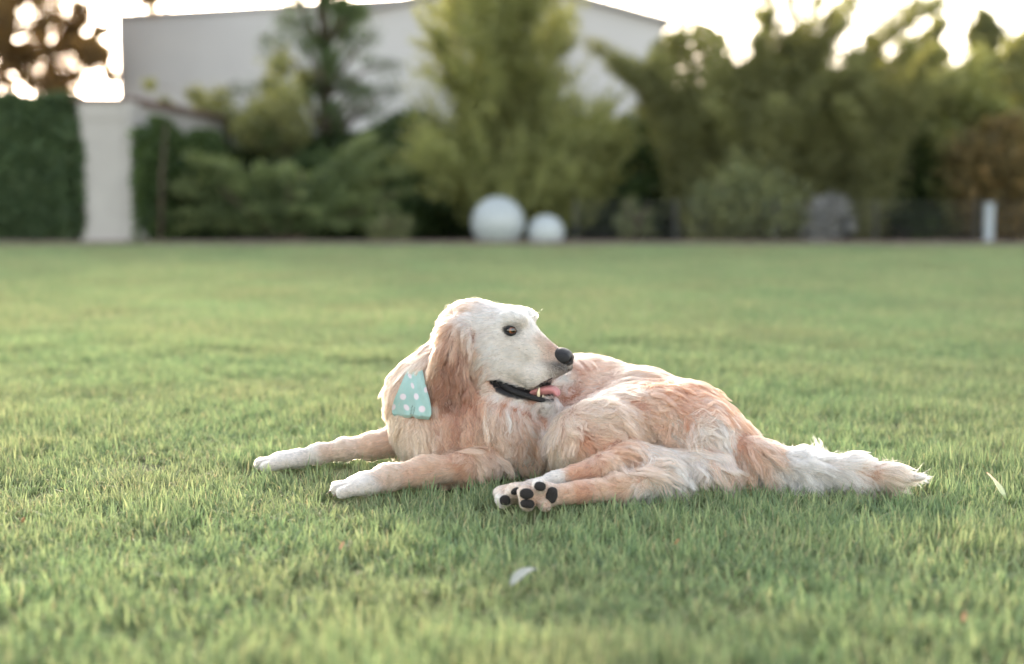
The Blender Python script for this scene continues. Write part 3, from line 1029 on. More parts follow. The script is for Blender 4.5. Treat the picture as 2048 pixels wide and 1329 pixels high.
def tooth(px, py, lat, h, r, lean=(0, 0)):
    b = H(px, py, lat)
    pts = [b - HU * .003, b + HU * h * .35, b + HU * h * .75 + HF * lean[0], b + HU * h + HF * lean[0] * 1.6]
    Pile().tube(pts, [r, r, r * .62, r * .12], 8).build('tooth', M_TOOTH, dog, True)
for s in (-1, 1):
    tooth(1077, 792, s * .0225, .0190, .0036, (.001, 0))
    tooth(1086, 795, s * .0105, .0060, .0024)
    tooth(1090, 796, s * .0050, .0055, .0022)
    tooth(1062, 796, s * .0195, .0060, .0026)

# black wet lip fold along the near and far lower jaw
for s in (-1, 1):
    pts, rr_ = [], []
    for x, y, l, r in ((997, 751, .050, 3.0), (1001, 765, .050, 5.5), (1016, 779, .047, 6.5), (1036, 787, .041, 6.5), (1053, 791, .034, 5.5), (1072, 798, .027, 6.0), (1088, 802, .020, 5.5), (1102, 802, .010, 5.0), (1106, 801, 0.0, 4.5)):
        p = H(x, y, -l)
        pts.append(p if s < 0 else mirror(p)); rr_.append(r * PX)
    o = Pile().tube(pts, rr_, 10).build('lip', M_LIP, dog, True)
    o.modifiers.new('s', 'SUBSURF').render_levels = 2

# paw pads on the turned-up soles
M_PAD = plain('paw_pad', [(0, (.016, .014, .014)), (1, (.040, .034, .033))], 60, .75, .8, 500, .3)
for x, y, rx, ry, rot in ((1053, 988, 12.5, 9.5, 8), (1080, 973, 10.5, 8.5, 20), (1055, 1008, 12.5, 8, 5), (1103, 991, 10.5, 15, 12), (1010, 1001, 10, 9, 0), (1031, 983, 9, 6, -35)):
    p, n = hit(x, y)
    bm = bmesh.new(); bmesh.ops.create_icosphere(bm, subdivisions=3, radius=1)
    ax = np.array([math.cos(R(rot)), 0, -math.sin(R(rot))]); ax -= (ax @ n) * n; ax /= np.linalg.norm(ax)
    az = np.cross(n, ax)
    V = np.array([v.co for v in bm.verts]); F = [tuple(v.index for v in q.verts) for q in bm.faces]; bm.free()
    sgn = lambda q, e: np.sign(q) * np.abs(q) ** e
    V = V * (1 + .07 * noise3(V * 1.7 + x, 1.0, 5) + .05 * noise3(V * 4 + y, 1.0, 6))[:, None]
    V = p + sgn(V[:, :1], .85) * ax * rx * PX + V[:, 1:2] * n * .0065 + sgn(V[:, 2:], .85) * az * ry * PX
    mesh_np('paw_pad', V, F, M_PAD, dog, True)
# claws
M_CLAW = plain('claw', [(0, (.10, .07, .05)), (1, (.25, .19, .14))], 50, .4)
def claw(b, d, l=.010, r=.0028):
    d = np.array(d, float); d /= np.linalg.norm(d)
    Pile().tube([b - d * .004, b + d * l * .4, b + d * l * .8 - HU * l * .15, b + d * l - HU * l * .35], [r, r * .9, r * .55, r * .12], 8).build('claw', M_CLAW, dog, True)
b0 = at(722, 972, 2.815)
for dx, dy, dz in ((-.034, -.030, -.002), (-.047, -.010, .001), (-.047, .012, .002), (-.034, .030, 0)):
    claw(b0 + (dx - .009, dy, dz - .008), (-1, dy * 6, -.35))
b0 = at(568, 923, 3.095)
for dx, dy, dz in ((-.036, -.026, -.003), (-.052, -.009, 0), (-.052, .010, .001), (-.036, .026, 0)):
    claw(b0 + (dx - .008, dy, dz - .007), (-1, dy * 6, -.35))

# whiskers and eyebrow bristles
def bristles():
    g = np.random.default_rng(3)
    P, L = [], []
    for (x, y), (dx, dz), n, le in (((1078, 636), (.8, .6), 3, .034), ((1030, 640), (.3, .9), 2, .022), ((1095, 745), (-.2, -.5), 7, .035), ((1105, 738), (.2, -.4), 6, .035), ((1075, 750), (-.4, -.6), 4, .03)):
        for i in range(n):
            p, nn = hit(x + g.normal(0, 7), y + g.normal(0, 4))
            d = np.array([dx, 0, dz]) + nn * .6 + g.normal(0, .18, 3); d /= np.linalg.norm(d)
            l = le * (.7 + .6 * g.random()); s = np.linspace(0, 1, 8)[:, None]
            P.append(p + d * l * s + np.array([0, 0, -.12 * l]) * s ** 2)
    P = np.array(P)
    return P, np.tile((.75, .70, .62), (len(P), 1)), np.tile(np.linspace(.00014, .00005, 8), (len(P), 1))
tag(fur_object('whiskers', *bristles(), M_FUR, dog), kind='stuff')
# ------------------------------------------------------------------ the setting: lawn, bed, edging
LAWN_END = 18.3
m, nt, N_, L_, bs, out = new_mat('lawn_soil')
n1 = noise(nt, 1.3, 5, .6, 'World'); n2 = noise(nt, 28, 4, .7, 'World')
r1 = ramp(nt, n1.outputs[0], [(.30, (.110, .135, .065)), (.55, (.140, .165, .075)), (.75, (.175, .175, .090))])
r2 = ramp(nt, n2.outputs[0], [(.35, (.45, .42, .38)), (.7, (1.15, 1.15, 1.1))])
L_.new(mix_rgb(nt, 1.0, r1.outputs[0], r2.outputs[0], 'MULTIPLY'), bs.inputs['Base Color'])
bs.inputs['Roughness'].default_value = .95
bs.inputs['Specular IOR Level'].default_value = .1
M_LAWN = m
M_SOIL = plain('bed_soil', [(.3, (.030, .022, .017)), (.7, (.060, .045, .036))], 9, .95, .6, 40, .2, 'World')
g_ = np.arange(-60, 60.1, 2.0)
lawn = mesh_np('lawn', [(-90, -14, 0), (90, -14, 0), (90, LAWN_END, 0), (-90, LAWN_END, 0)], [(0, 1, 2, 3)], M_LAWN)
tag(lawn, 'mown green lawn', None, None, 'structure')
bed = mesh_np('planting_bed', [(-90, LAWN_END, -.004), (90, LAWN_END, -.004), (90, 120, -.004), (-90, 120, -.004)], [(0, 1, 2, 3)], M_SOIL)
tag(bed, 'dark soil of the planting bed behind the lawn', None, None, 'structure')
M_EDGE = plain('edging', [(.3, (.10, .075, .066)), (.7, (.16, .125, .115))], 5, .85, .4, 30)
edge = Pile().box((-40, LAWN_END - .02, -.02), (40, LAWN_END + .10, .075)).build('bed_edging', M_EDGE, None, False, .01)
tag(edge, 'low brownish edging strip along the far end of the lawn', None, None, 'structure')

# ------------------------------------------------------------------ grass
m, nt, N_, L_, bs, out = new_mat('grass_blade')
at_t = N_.new('ShaderNodeAttribute'); at_t.attribute_name = 'along'
at_c = N_.new('ShaderNodeAttribute'); at_c.attribute_name = 'tone'
oi = N_.new('ShaderNodeObjectInfo')
big = noise(nt, .9, 4, .6, 'World'); med = noise(nt, 4.5, 3, .6, 'World')
green = ramp(nt, at_c.outputs['Fac'], [(0, (.095, .175, .092)), (.45, (.215, .325, .165)), (.80, (.350, .440, .225)), (.90, (.40, .39, .22)), (1, (.54, .45, .31))])
dry = ramp(nt, at_c.outputs['Fac'], [(0, (.22, .245, .125)), (.5, (.330, .335, .175)), (1, (.56, .47, .32))])
addn = N_.new('ShaderNodeMath'); addn.operation = 'MULTIPLY_ADD'; addn.inputs[1].default_value = .45
L_.new(med.outputs[0], addn.inputs[0]); L_.new(big.outputs[0], addn.inputs[2])
fac = N_.new('ShaderNodeMapRange'); fac.inputs[1].default_value = .59; fac.inputs[2].default_value = 1.02; fac.inputs[3].default_value = .0; fac.inputs[4].default_value = .85
L_.new(addn.outputs[0], fac.inputs[0])
gcol = mix_rgb(nt, fac.outputs[0], green.outputs[0], dry.outputs[0])
# the blade's foot is paler straw, its tip green
foot = N_.new('ShaderNodeMapRange'); foot.inputs[1].default_value = .0; foot.inputs[2].default_value = .45; foot.inputs[3].default_value = .45; foot.inputs[4].default_value = 0
L_.new(at_t.outputs['Fac'], foot.inputs[0])
gcol = mix_rgb(nt, foot.outputs[0], gcol, (.19, .19, .10))
vr = N_.new('ShaderNodeMapRange'); vr.inputs[3].default_value = .80; vr.inputs[4].default_value = 1.2
L_.new(oi.outputs['Random'], vr.inputs[0])
cmb = N_.new('ShaderNodeCombineColor')
for i in range(3): L_.new(vr.outputs[0], cmb.inputs[i])
gcol = mix_rgb(nt, 1.0, gcol, cmb.outputs[0], 'MULTIPLY')
gcol = mix_rgb(nt, .12, gcol, (.30, .32, .26))
L_.new(gcol, bs.inputs['Base Color'])
bs.inputs['Roughness'].default_value = .6
bs.inputs['Specular IOR Level'].default_value = .2
tr = N_.new('ShaderNodeBsdfTranslucent')
L_.new(mix_rgb(nt, 1.0, gcol, (1.12, 1.12, .85), 'MULTIPLY'), tr.inputs['Color'])
mx = N_.new('ShaderNodeMixShader'); mx.inputs[0].default_value = .5
L_.new(bs.outputs[0], mx.inputs[1]); L_.new(tr.outputs[0], mx.inputs[2]); L_.new(mx.outputs[0], out.inputs['Surface'])
M_GRASS = m

clump_col = bpy.data.collections.new('grass_tufts')
patch_col = bpy.data.collections.new('grass_patches')

def blades(name, n, radius, hmean, width, seed, col, seg=3, lean=.45):
    g = np.random.default_rng(seed)
    ang = g.random(n) * 2 * np.pi; rr = radius * np.sqrt(g.random(n))
    base = np.stack([rr * np.cos(ang), rr * np.sin(ang), np.full(n, -.003)], 1)
    h = hmean * np.clip(g.normal(1, .30, n), .35, 1.8)
    az = g.random(n) * 2 * np.pi
    ln = np.abs(g.normal(0, lean, n)) + .08
    d = np.stack([np.cos(az), np.sin(az)], 1)
    wz = az + np.pi / 2 + g.normal(0, .5, n)
    w = width * (.6 + .7 * g.random(n))
    V, T, C = [], [], []
    tone = np.clip(g.beta(1.3, 1.5, n) * .86, 0, 1)
    tone[g.random(n) < .07] = .93
    tone[g.random(n) < .03] = 1.0
    s = np.linspace(0, 1, seg + 1)
    for k in range(seg + 1):
        bend = ln * s[k] ** 1.8
        p = base.copy()
        p[:, :2] += d * (h * bend)[:, None]
        p[:, 2] += h * s[k] * np.sqrt(np.clip(1 - (bend * .55) ** 2, .2, 1))
        hw = .5 * w * (1 - s[k] ** 2.2) * (1 if k < seg else 0) + (.00005 if k == seg else 0)
        o = np.stack([np.cos(wz), np.sin(wz), np.zeros(n)], 1) * hw[:, None] if np.ndim(hw) else np.stack([np.cos(wz), np.sin(wz), np.zeros(n)], 1) * hw
        V += [p - o, p + o]; T += [np.full(n, s[k])] * 2; C += [tone] * 2
    V = np.stack(V, 1).reshape(-1, 3); T = np.stack(T, 1).ravel(); C = np.stack(C, 1).ravel()
    k2 = 2 * (seg + 1)
    q = np.array([[2*k, 2*k+1, 2*k+3, 2*k+2] for k in range(seg)])
    F = (np.arange(n)[:, None, None] * k2 + q[None]).reshape(-1, 4)
    return mesh_np(name, V, F, M_GRASS, None, False, {'along': ('FLOAT', T), 'tone': ('FLOAT', C)}, col)

for i in range(7): blades('grass_tuft', 32, .034, .028, .0030, 100 + i, clump_col, 3, .6)
for i in range(5): blades('grass_patch', 800, .30, .036, .0034, 200 + i, patch_col, 2, .5)

def scatter(name, P, rotz, tilt, scale, col, nk):
    g = np.random.default_rng(7)
    n = len(P)
    rot = np.stack([tilt * np.cos(g.random(n) * 6.28), tilt * np.sin(g.random(n) * 6.28), rotz], 1)
    o = mesh_np(name, P, [], None, None, False, {'turn': ('FLOAT_VECTOR', rot), 'size': ('FLOAT_VECTOR', scale), 'pick': ('INT', g.integers(0, nk, n))})
    ng = bpy.data.node_groups.new(name, 'GeometryNodeTree')
    ng.interface.new_socket('Geometry', in_out='INPUT', socket_type='NodeSocketGeometry')
    ng.interface.new_socket('Geometry', in_out='OUTPUT', socket_type='NodeSocketGeometry')
    nn = ng.nodes; L = ng.links
    gi, go = nn.new('NodeGroupInput'), nn.new('NodeGroupOutput')
    ip = nn.new('GeometryNodeInstanceOnPoints')
    ci = nn.new('GeometryNodeCollectionInfo'); ci.inputs['Collection'].default_value = col
    ci.inputs['Separate Children'].default_value = True; ci.inputs['Reset Children'].default_value = True
    def attr(nm, ty):
        a = nn.new('GeometryNodeInputNamedAttribute'); a.data_type = ty; a.inputs['Name'].default_value = nm
        return next(s for s in a.outputs if s.enabled and s.name == 'Attribute')
    L.new(gi.outputs[0], ip.inputs['Points']); L.new(ci.outputs[0], ip.inputs['Instance'])
    ip.inputs['Pick Instance'].default_value = True
    L.new(attr('pick', 'INT'), ip.inputs['Instance Index'])
    er = nn.new('FunctionNodeEulerToRotation'); L.new(attr('turn', 'FLOAT_VECTOR'), er.inputs[0]); L.new(er.outputs[0], ip.inputs['Rotation'])
    L.new(attr('size', 'FLOAT_VECTOR'), ip.inputs['Scale'])
    L.new(ip.outputs[0], go.inputs[0])
    md = o.modifiers.new('scatter', 'NODES'); md.node_group = ng
    return o

def smooth_noise(x, y, sc, seed):
    """cheap value noise, 0..1"""
    g = np.random.default_rng(seed); T = g.random((256, 256))
    u, v = x / sc, y / sc
    i, j = np.floor(u).astype(int), np.floor(v).astype(int)
    a, b = u - i, v - j; a = a*a*(3-2*a); b = b*b*(3-2*b)
    q = lambda di, dj: T[(i + di) % 256, (j + dj) % 256]
    return (q(0,0)*(1-a)+q(1,0)*a)*(1-b)+(q(0,1)*(1-a)+q(1,1)*a)*b

# what the dog presses down: lowest skin height over each spot of the lawn
cell = .012
hx0, hy0 = -.66, 2.45
hm = np.full((140, 95), 1.0)
ii = ((bodyP[:, 0] - hx0) / cell).astype(int); jj = ((bodyP[:, 1] - hy0) / cell).astype(int)
np.minimum.at(hm, (np.clip(ii, 0, 139), np.clip(jj, 0, 94)), bodyP[:, 2])
def under_dog(x, y):
    i = ((x - hx0) / cell).astype(int); j = ((y - hy0) / cell).astype(int)
    ok = (i >= 1) & (i < 139) & (j >= 1) & (j < 94)
    i, j = np.clip(i, 1, 138), np.clip(j, 1, 93)
    low = np.minimum.reduce([hm[i+a, j+b] for a in (-1, 0, 1) for b in (-1, 0, 1)])
    return np.where(ok, low, 1.0)

g = np.random.default_rng(21)
# near lawn: tufts
NEAR = 6.2
def wedge(n, y0, y1, k, off):
    y = np.sqrt(g.random(n) * (y1**2 - y0**2) + y0**2)
    x = (g.random(n) * 2 - 1) * (k * y + off)
    return x, y
area = .46 * (NEAR**2 - 1.45**2) + .3 * (NEAR - 1.45)
n = int(area * 1150)
x, y = wedge(n, 1.45, NEAR + .25, .46, .15)
hgt = .62 + .55 * smooth_noise(x, y, .22, 1) + .35 * smooth_noise(x, y, .8, 2)
hgt = hgt * np.where(smooth_noise(x + 3, y, .35, 5) > .82, 1.35, 1.0)
low = under_dog(x, y)
keep = low > .05
press = np.clip((low - .006) / .05, .0, 1)
hgt = np.where(low < .2, np.minimum(hgt, np.maximum(low / .045, .05)), hgt)
hidden = (low < .035)
x, y, hgt = x[~hidden], y[~hidden], hgt[~hidden]
n = len(x)
sc = np.stack([np.full(n, 1.0), np.full(n, 1.0), hgt], 1)
gr = scatter('grass', np.stack([x, y, np.zeros(n)], 1), g.random(n) * 6.28, np.abs(g.normal(0, .12, n)), sc, clump_col, 7)
tag(gr, 'short green lawn grass in front of and around the dog', 'grass', None, 'stuff')
# far lawn: wider patches of the same grass
gx, gy = np.meshgrid(np.arange(-9.6, 9.6, .25), np.arange(NEAR - .05, 18.15, .25))
x, y = gx.ravel() + g.normal(0, .07, gx.size), gy.ravel() + g.normal(0, .07, gx.size)
ok = np.abs(x) < .48 * y + .5
x, y = x[ok], y[ok]; n = len(x)
hgt = .65 + .5 * smooth_noise(x, y, .5, 1) + .4 * smooth_noise(x, y, 1.7, 2)
y = np.minimum(y, 18.0)
gr2 = scatter('far_grass', np.stack([x, y, np.zeros(n)], 1), g.random(n) * 6.28, np.zeros(n), np.stack([np.ones(n), np.ones(n), hgt], 1), patch_col, 5)
tag(gr2, 'out of focus lawn grass stretching to the planting bed', 'grass', None, 'stuff')

# ------------------------------------------------------------------ garden wall, pillar, warehouse
M_PLASTER = plain('white_plaster', [(.25, (.29, .28, .272)), (.75, (.36, .35, .342))], 2.2, .8, .3, 40)
M_CLAD = plain('pale_cladding', [(.3, (.36, .36, .367)), (.7, (.405, .407, .413))], .6, .55)
M_RUST = plain('brown_coping', [(.3, (.085, .050, .042)), (.7, (.14, .085, .070))], 4, .7, .3, 40)
M_ROOF = plain('grey_roof', [(.3, (.20, .20, .21)), (.7, (.27, .27, .28))], 1.5, .6)
M_METAL = plain('grey_metal', [(.3, (.030, .032, .034)), (.7, (.05, .052, .055))], 8, .6)

# pillar at the end of the ivy hedge
pc = at(212, 470, 18.45)
pil = empty('gate_pillar', (pc[0], 18.45, 0), 'pale plastered pillar between the ivy hedge and the climber covered wall', 'pillar')
hw = .31
Pile().box((pc[0] - hw, 18.40, .0), (pc[0] + hw - .03, 18.86, 1.62)).build('shaft', M_PLASTER, pil, False, .012)
Pile().box((pc[0] - hw - .008, 18.392, 1.62), (pc[0] + hw - .03, 18.868, 1.86)).build('top_block', M_PLASTER, pil, False, .012)
Pile().box((pc[0] - hw - .05, 18.35, 1.86), (pc[0] + hw + .02, 18.92, 1.91)).build('cap', M_RUST, pil, False, .01)
Pile().box((pc[0] + hw - .03, 18.36, .0), (pc[0] + hw + .06, 18.90, 1.86)).build('corner_strip', M_PLASTER, pil, False, .01)
w = Pile()
w.add([(pc[0]+hw+.06, 18.40, 0), (pc[0]+hw+.22, 18.40, 0), (pc[0]+hw+.22, 18.62, 0), (pc[0]+hw+.06, 18.62, 0),
       (pc[0]+hw+.06, 18.40, .42), (pc[0]+hw+.11, 18.40, .38), (pc[0]+hw+.11, 18.62, .38), (pc[0]+hw+.06, 18.62, .42)],
      [(0,3,2,1),(4,5,6,7),(0,1,5,4),(1,2,6,5),(2,3,7,6),(3,0,4,7)])
w.build('foot', M_PLASTER, pil, False, .01)

# boundary wall running back to the right from the pillar, brown coping
a0 = at(250, 480, 18.9); a1 = at(455, 480, 23.5)
wall = empty('boundary_wall', (a0[0], 18.9, 0), 'white garden wall with sloping line of brown coping behind the pillar', 'wall')
def prism(p0, p1, th, z0, z1):
    d = np.array([p1[0] - p0[0], p1[1] - p0[1]]); d /= np.linalg.norm(d); nrm = np.array([-d[1], d[0]]) * th / 2
    b = [(p0[0]-nrm[0], p0[1]-nrm[1]), (p1[0]-nrm[0], p1[1]-nrm[1]), (p1[0]+nrm[0], p1[1]+nrm[1]), (p0[0]+nrm[0], p0[1]+nrm[1])]
    v = [(x, y, z0) for x, y in b] + [(x, y, z1) for x, y in b]
    return v, [(0,3,2,1),(4,5,6,7),(0,1,5,4),(1,2,6,5),(2,3,7,6),(3,0,4,7)]
Pile().add(*prism(a0, a1, .2, 0, 1.86)).build('wall', M_PLASTER, wall)
Pile().add(*prism(a0, a1, .30, 1.86, 1.95)).build('coping', M_RUST, wall, False, .01)

# warehouse: long flat-topped wing and a gabled hall
wh = empty('warehouse', (-2, 33, 0), 'large pale warehouse with low gable standing behind the garden trees', 'building')
p = lambda px, py, Y: at(px, py, Y)
wl0, wl1 = p(233, 36, 34.0), p(840, 2, 32.6)
Pile().add([(wl0[0], 34.0, 0), (wl1[0], 32.6, 0), (wl1[0], 46, 0), (wl0[0], 46, 0), (*wl0[:2], wl0[2]), (*wl1[:2], wl1[2]), (wl1[0], 46, wl1[2]), (wl0[0], 46, wl0[2])],
      [(0,3,2,1),(4,5,6,7),(0,1,5,4),(1,2,6,5),(2,3,7,6),(3,0,4,7)]).build('wing', M_CLAD, wh)
c_ = [(wl0[0]-.05, 33.93, wl0[2]), (wl1[0], 32.53, wl1[2]), (wl1[0], 32.75, wl1[2]), (wl0[0]-.05, 34.15, wl0[2])]
Pile().add(c_ + [(a, b, z + .10) for a, b, z in c_], [(0,3,2,1),(4,5,6,7),(0,1,5,4),(1,2,6,5),(2,3,7,6),(3,0,4,7)]).build('parapet_cap', M_ROOF, wh)
hl, pk, hr_ = p(700, 30, 32.4), p(1010, -42, 32.4), p(1328, 44, 32.4)
yb = 48
v = [(hl[0], 32.4, 0), (hr_[0], 32.4, 0), (hr_[0], 32.4, hr_[2]), (pk[0], 32.4, pk[2]), (hl[0], 32.4, hl[2])]
Pile().add(v + [(a, yb, z) for a, b, z in v], [(0,1,2,3,4), (9,8,7,6,5), (0,5,6,1), (1,6,7,2), (2,7,8,3), (3,8,9,4), (4,9,5,0)]).build('hall', M_CLAD, wh)
rf = empty('roof', (pk[0], 33, pk[2])); rf.parent = wh; rf.matrix_parent_inverse = wh.matrix_basis.inverted()
for (e0, name) in ((hl, 'roof_slope'), (hr_, 'roof_slope')):
    s_ = 1 if e0 is hr_ else -1
    e1 = (e0[0] + s_ * .18, e0[2] - .05)
    v = [(pk[0], 32.2, pk[2] + .003), (e1[0], 32.2, e1[1] + .003), (e1[0], yb, e1[1] + .003), (pk[0], yb, pk[2] + .003)]
    Pile().add(v + [(a, b, z + .10) for a, b, z in v], [(0,3,2,1),(4,5,6,7),(0,1,5,4),(1,2,6,5),(2,3,7,6),(3,0,4,7)]).build(name, M_ROOF, rf)

# ------------------------------------------------------------------ foliage builders
def leaf_cloud(C, size, seed, up=.0, droop=.0, aspect=.42):
    """one diamond leaf on every point of C; returns verts, faces, tone"""
    g = np.random.default_rng(seed); n = len(C)
    d = g.normal(0, 1, (n, 3)); d[:, 2] += up - droop
    d /= np.linalg.norm(d, axis=1)[:, None]
    r = g.normal(0, 1, (n, 3)); s = np.cross(d, r); s /= np.linalg.norm(s, axis=1)[:, None]
    nn = np.cross(d, s)
    L = size * (.6 + .8 * g.random(n)); W = L * aspect
    V = np.stack([C - d * L[:, None] * .5, C + s * W[:, None] * .5 + nn * (W * .15)[:, None], C + d * L[:, None] * .5, C - s * W[:, None] * .5 + nn * (W * .15)[:, None]], 1).reshape(-1, 3)
    F = np.arange(4 * n).reshape(n, 4)
    tone = np.repeat(np.clip(g.beta(2, 2, n), 0, 1), 4)
    return V, F, tone

def foliage(name, C, size, seed, mat, parent, up=0., droop=0., aspect=.42, tone_add=None):
    V, F, t = leaf_cloud(C, size, seed, up, droop, aspect)
    if tone_add is not None: t = np.clip(t + np.repeat(tone_add, 4), 0, 1)
    return mesh_np(name, V, F, mat, parent, False, {'tone': ('FLOAT', t)})

def blob_points(n, c, r, seed, clumps=40, cr=.28, shell=.35):
    """points in a lumpy ellipsoid built of clumps"""
    g = np.random.default_rng(seed)
    u = g.normal(0, 1, (clumps, 3)); u /= np.linalg.norm(u, axis=1)[:, None]
    rad = (shell + (1 - shell) * g.random(clumps) ** .5)
    cc = np.array(c) + u * rad[:, None] * np.array(r) * .85
    k = g.integers(0, clumps, n)
    sz = (cr * (.5 + g.random(clumps)))[k]
    q = g.normal(0, .5, (n, 3)) * sz[:, None] * (np.array(r).mean())
    P = cc[k] + q
    P[:, 2] = np.maximum(P[:, 2], .03)
    return P

L_DARK = leaf_mat('leaf_dark_green', (0.032, 0.058, 0.023), (0.058, 0.099, 0.035), (0.109, 0.160, 0.055))
L_IVY = leaf_mat('leaf_ivy', (0.036, 0.063, 0.033), (0.065, 0.107, 0.051), (0.117, 0.164, 0.079), .3)
L_OLIVE = leaf_mat('leaf_olive', (0.143, 0.161, 0.082), (0.235, 0.254, 0.124), (0.354, 0.364, 0.183), .55)
L_YELLOW = leaf_mat('leaf_yellow_green', (0.151, 0.181, 0.076), (0.260, 0.289, 0.123), (0.400, 0.403, 0.185), .5)
L_BRIGHT = leaf_mat('leaf_juniper', (0.074, 0.107, 0.046), (0.148, 0.196, 0.084), (0.244, 0.285, 0.129), .35)
L_BROWN = leaf_mat('leaf_russet', (0.090, 0.082, 0.041), (0.162, 0.132, 0.060), (0.360, 0.222, 0.084), .45)
L_GREY = leaf_mat('leaf_grey_violet', (.16, .16, .175), (.29, .295, .31), (.44, .46, .48), .25)
L_SAGE = leaf_mat('leaf_sage', (0.092, 0.115, 0.071), (0.172, 0.201, 0.103), (0.322, 0.322, 0.132), .35)
L_REAR = leaf_mat('leaf_backlit', (0.138, 0.098, 0.052), (0.230, 0.155, 0.081), (0.345, 0.230, 0.115), .6)  # warm glow of the low sun put into the leaf colour
BARK = plain('bark', [(.3, (.060, .045, .034)), (.7, (.12, .09, .068))], 6, .9, .7, 30)

def base_of(px, Y):
    q = at(px, 480, Y); return np.array([q[0], Y, 0.0])

def width_at(Y): return Y / FPX      # metres per pixel at that distance

def bush(name, px0, px1, ptop, Y, label, cat, mat, n, size, seed, group=None, deep=.8, clumps=60, cr=.25, shell=.35, up=.2, pbot=487):
    a, b = at(px0, ptop, Y), at(px1, ptop, Y)
    cx, hw_, top = (a[0] + b[0]) / 2, (b[0] - a[0]) / 2, a[2]
    o = empty(name, (cx, Y, 0), label, cat, group)
    P = blob_points(n, (cx, Y, top * .48), (hw_ * .95, deep, top * .50), seed, clumps, cr, shell)
    foliage('foliage', P, size, seed + 1, mat, o, up)
    g = np.random.default_rng(seed + 2); pl = Pile()
    for i in range(6):
        e = np.array([cx + g.normal(0, .5) * hw_, Y + g.normal(0, .3) * deep, top * (.5 + .4 * g.random())])
        b0 = np.array([cx + g.normal(0, .15) * hw_, Y, 0])
        pl.tube([b0, b0 * .5 + e * .5 + (0, 0, .05), e], [.03, .02, .008], 6)
    pl.build('stems', BARK, o, True)
    return o

def tree(name, px, Y, label, cat, crown_fn, mat, size, seed, trunk_top, r0, group=None, limbs=10, up=0., droop=0., lean=0., aspect=.42):
    b = base_of(px, Y)
    o = empty(name, tuple(b), label, cat, group)
    g = np.random.default_rng(seed)
    zs = np.linspace(0, trunk_top, 9)
    tp = np.stack([b[0] + lean * zs + .025 * np.cumsum(g.normal(0, .4, 9)), b[1] + .025 * np.cumsum(g.normal(0, .4, 9)), zs], 1); tp[0] = b
    Pile().tube(tp, np.linspace(r0, r0 * .22, 9), 10).build('trunk', BARK, o, True)
    C, ends = crown_fn(b, g)
    pl = Pile()
    for e in ends[:limbs]:
        k = min(8, max(1, int(len(zs) * max(.1, (e[2] * .75) / trunk_top))))
        s0 = tp[min(k, 8)]
        mid = s0 * .45 + e * .55 + (0, 0, .12)
        pl.tube([s0, mid, e], [r0 * .35, r0 * .2, .008], 6)
    pl.build('limbs', BARK, o, True)
    foliage('crown', C, size, seed + 9, mat, o, up, droop, aspect)
    return o

# ivy hedge on the left
hx0_, hx1_ = at(-120, 480, 18.4)[0], at(160, 480, 18.4)[0]
hd = empty('ivy_hedge', ((hx0_ + hx1_) / 2, 18.6, 0), 'tall clipped dark ivy hedge at the left edge of the lawn', 'hedge')
g = np.random.default_rng(31); n = 26000
P = np.stack([hx0_ + (hx1_ - hx0_) * g.random(n), 18.40 + .55 * g.random(n) ** 2.2, 1.90 * g.random(n)], 1)
P[:, 1] += .10 * (smooth_noise(P[:, 0] * 3, P[:, 2] * 3, 1, 4) - .5) - .0
P[:, 0] += np.where(P[:, 0] > hx1_ - .1, .14 * smooth_noise(P[:, 2] * 4, P[:, 1] * 2, 1, 8), 0)
P[:, 2] += np.where(P[:, 2] > 1.75, .10 * smooth_noise(P[:, 0] * 5, P[:, 1], 1, 9), 0)
foliage('foliage', P, .085, 32, L_IVY, hd, -.2, aspect=.8)
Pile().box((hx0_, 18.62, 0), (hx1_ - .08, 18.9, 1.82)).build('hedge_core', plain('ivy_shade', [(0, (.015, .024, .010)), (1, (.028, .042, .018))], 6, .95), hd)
# climber on the boundary wall
cl = empty('wall_climber', tuple(base_of(330, 18.8)), 'dark climber hanging over the wall just right of the pale pillar', 'climber')
n = 16000; t = g.random(n)
q0, q1 = at(282, 480, 18.55), at(455, 480, 21.5)
P = np.stack([q0[0] + (q1[0] - q0[0]) * t, 18.55 + 2.7 * t + .45 * g.normal(0, .5, n), 0 * t], 1)
P[:, 2] = g.random(n) * (1.50 - .10 * t + .25 * smooth_noise(t * 9, t * 0, 1, 3))
foliage('foliage', P, .085, 33, L_DARK, cl, -.1, aspect=.7)
Pile().tube([base_of(320, 18.8), base_of(322, 18.8) + (0, .1, .9), base_of(330, 18.8) + (0, .2, 1.6)], [.03, .025, .012], 6).build('stem', BARK, cl, True)

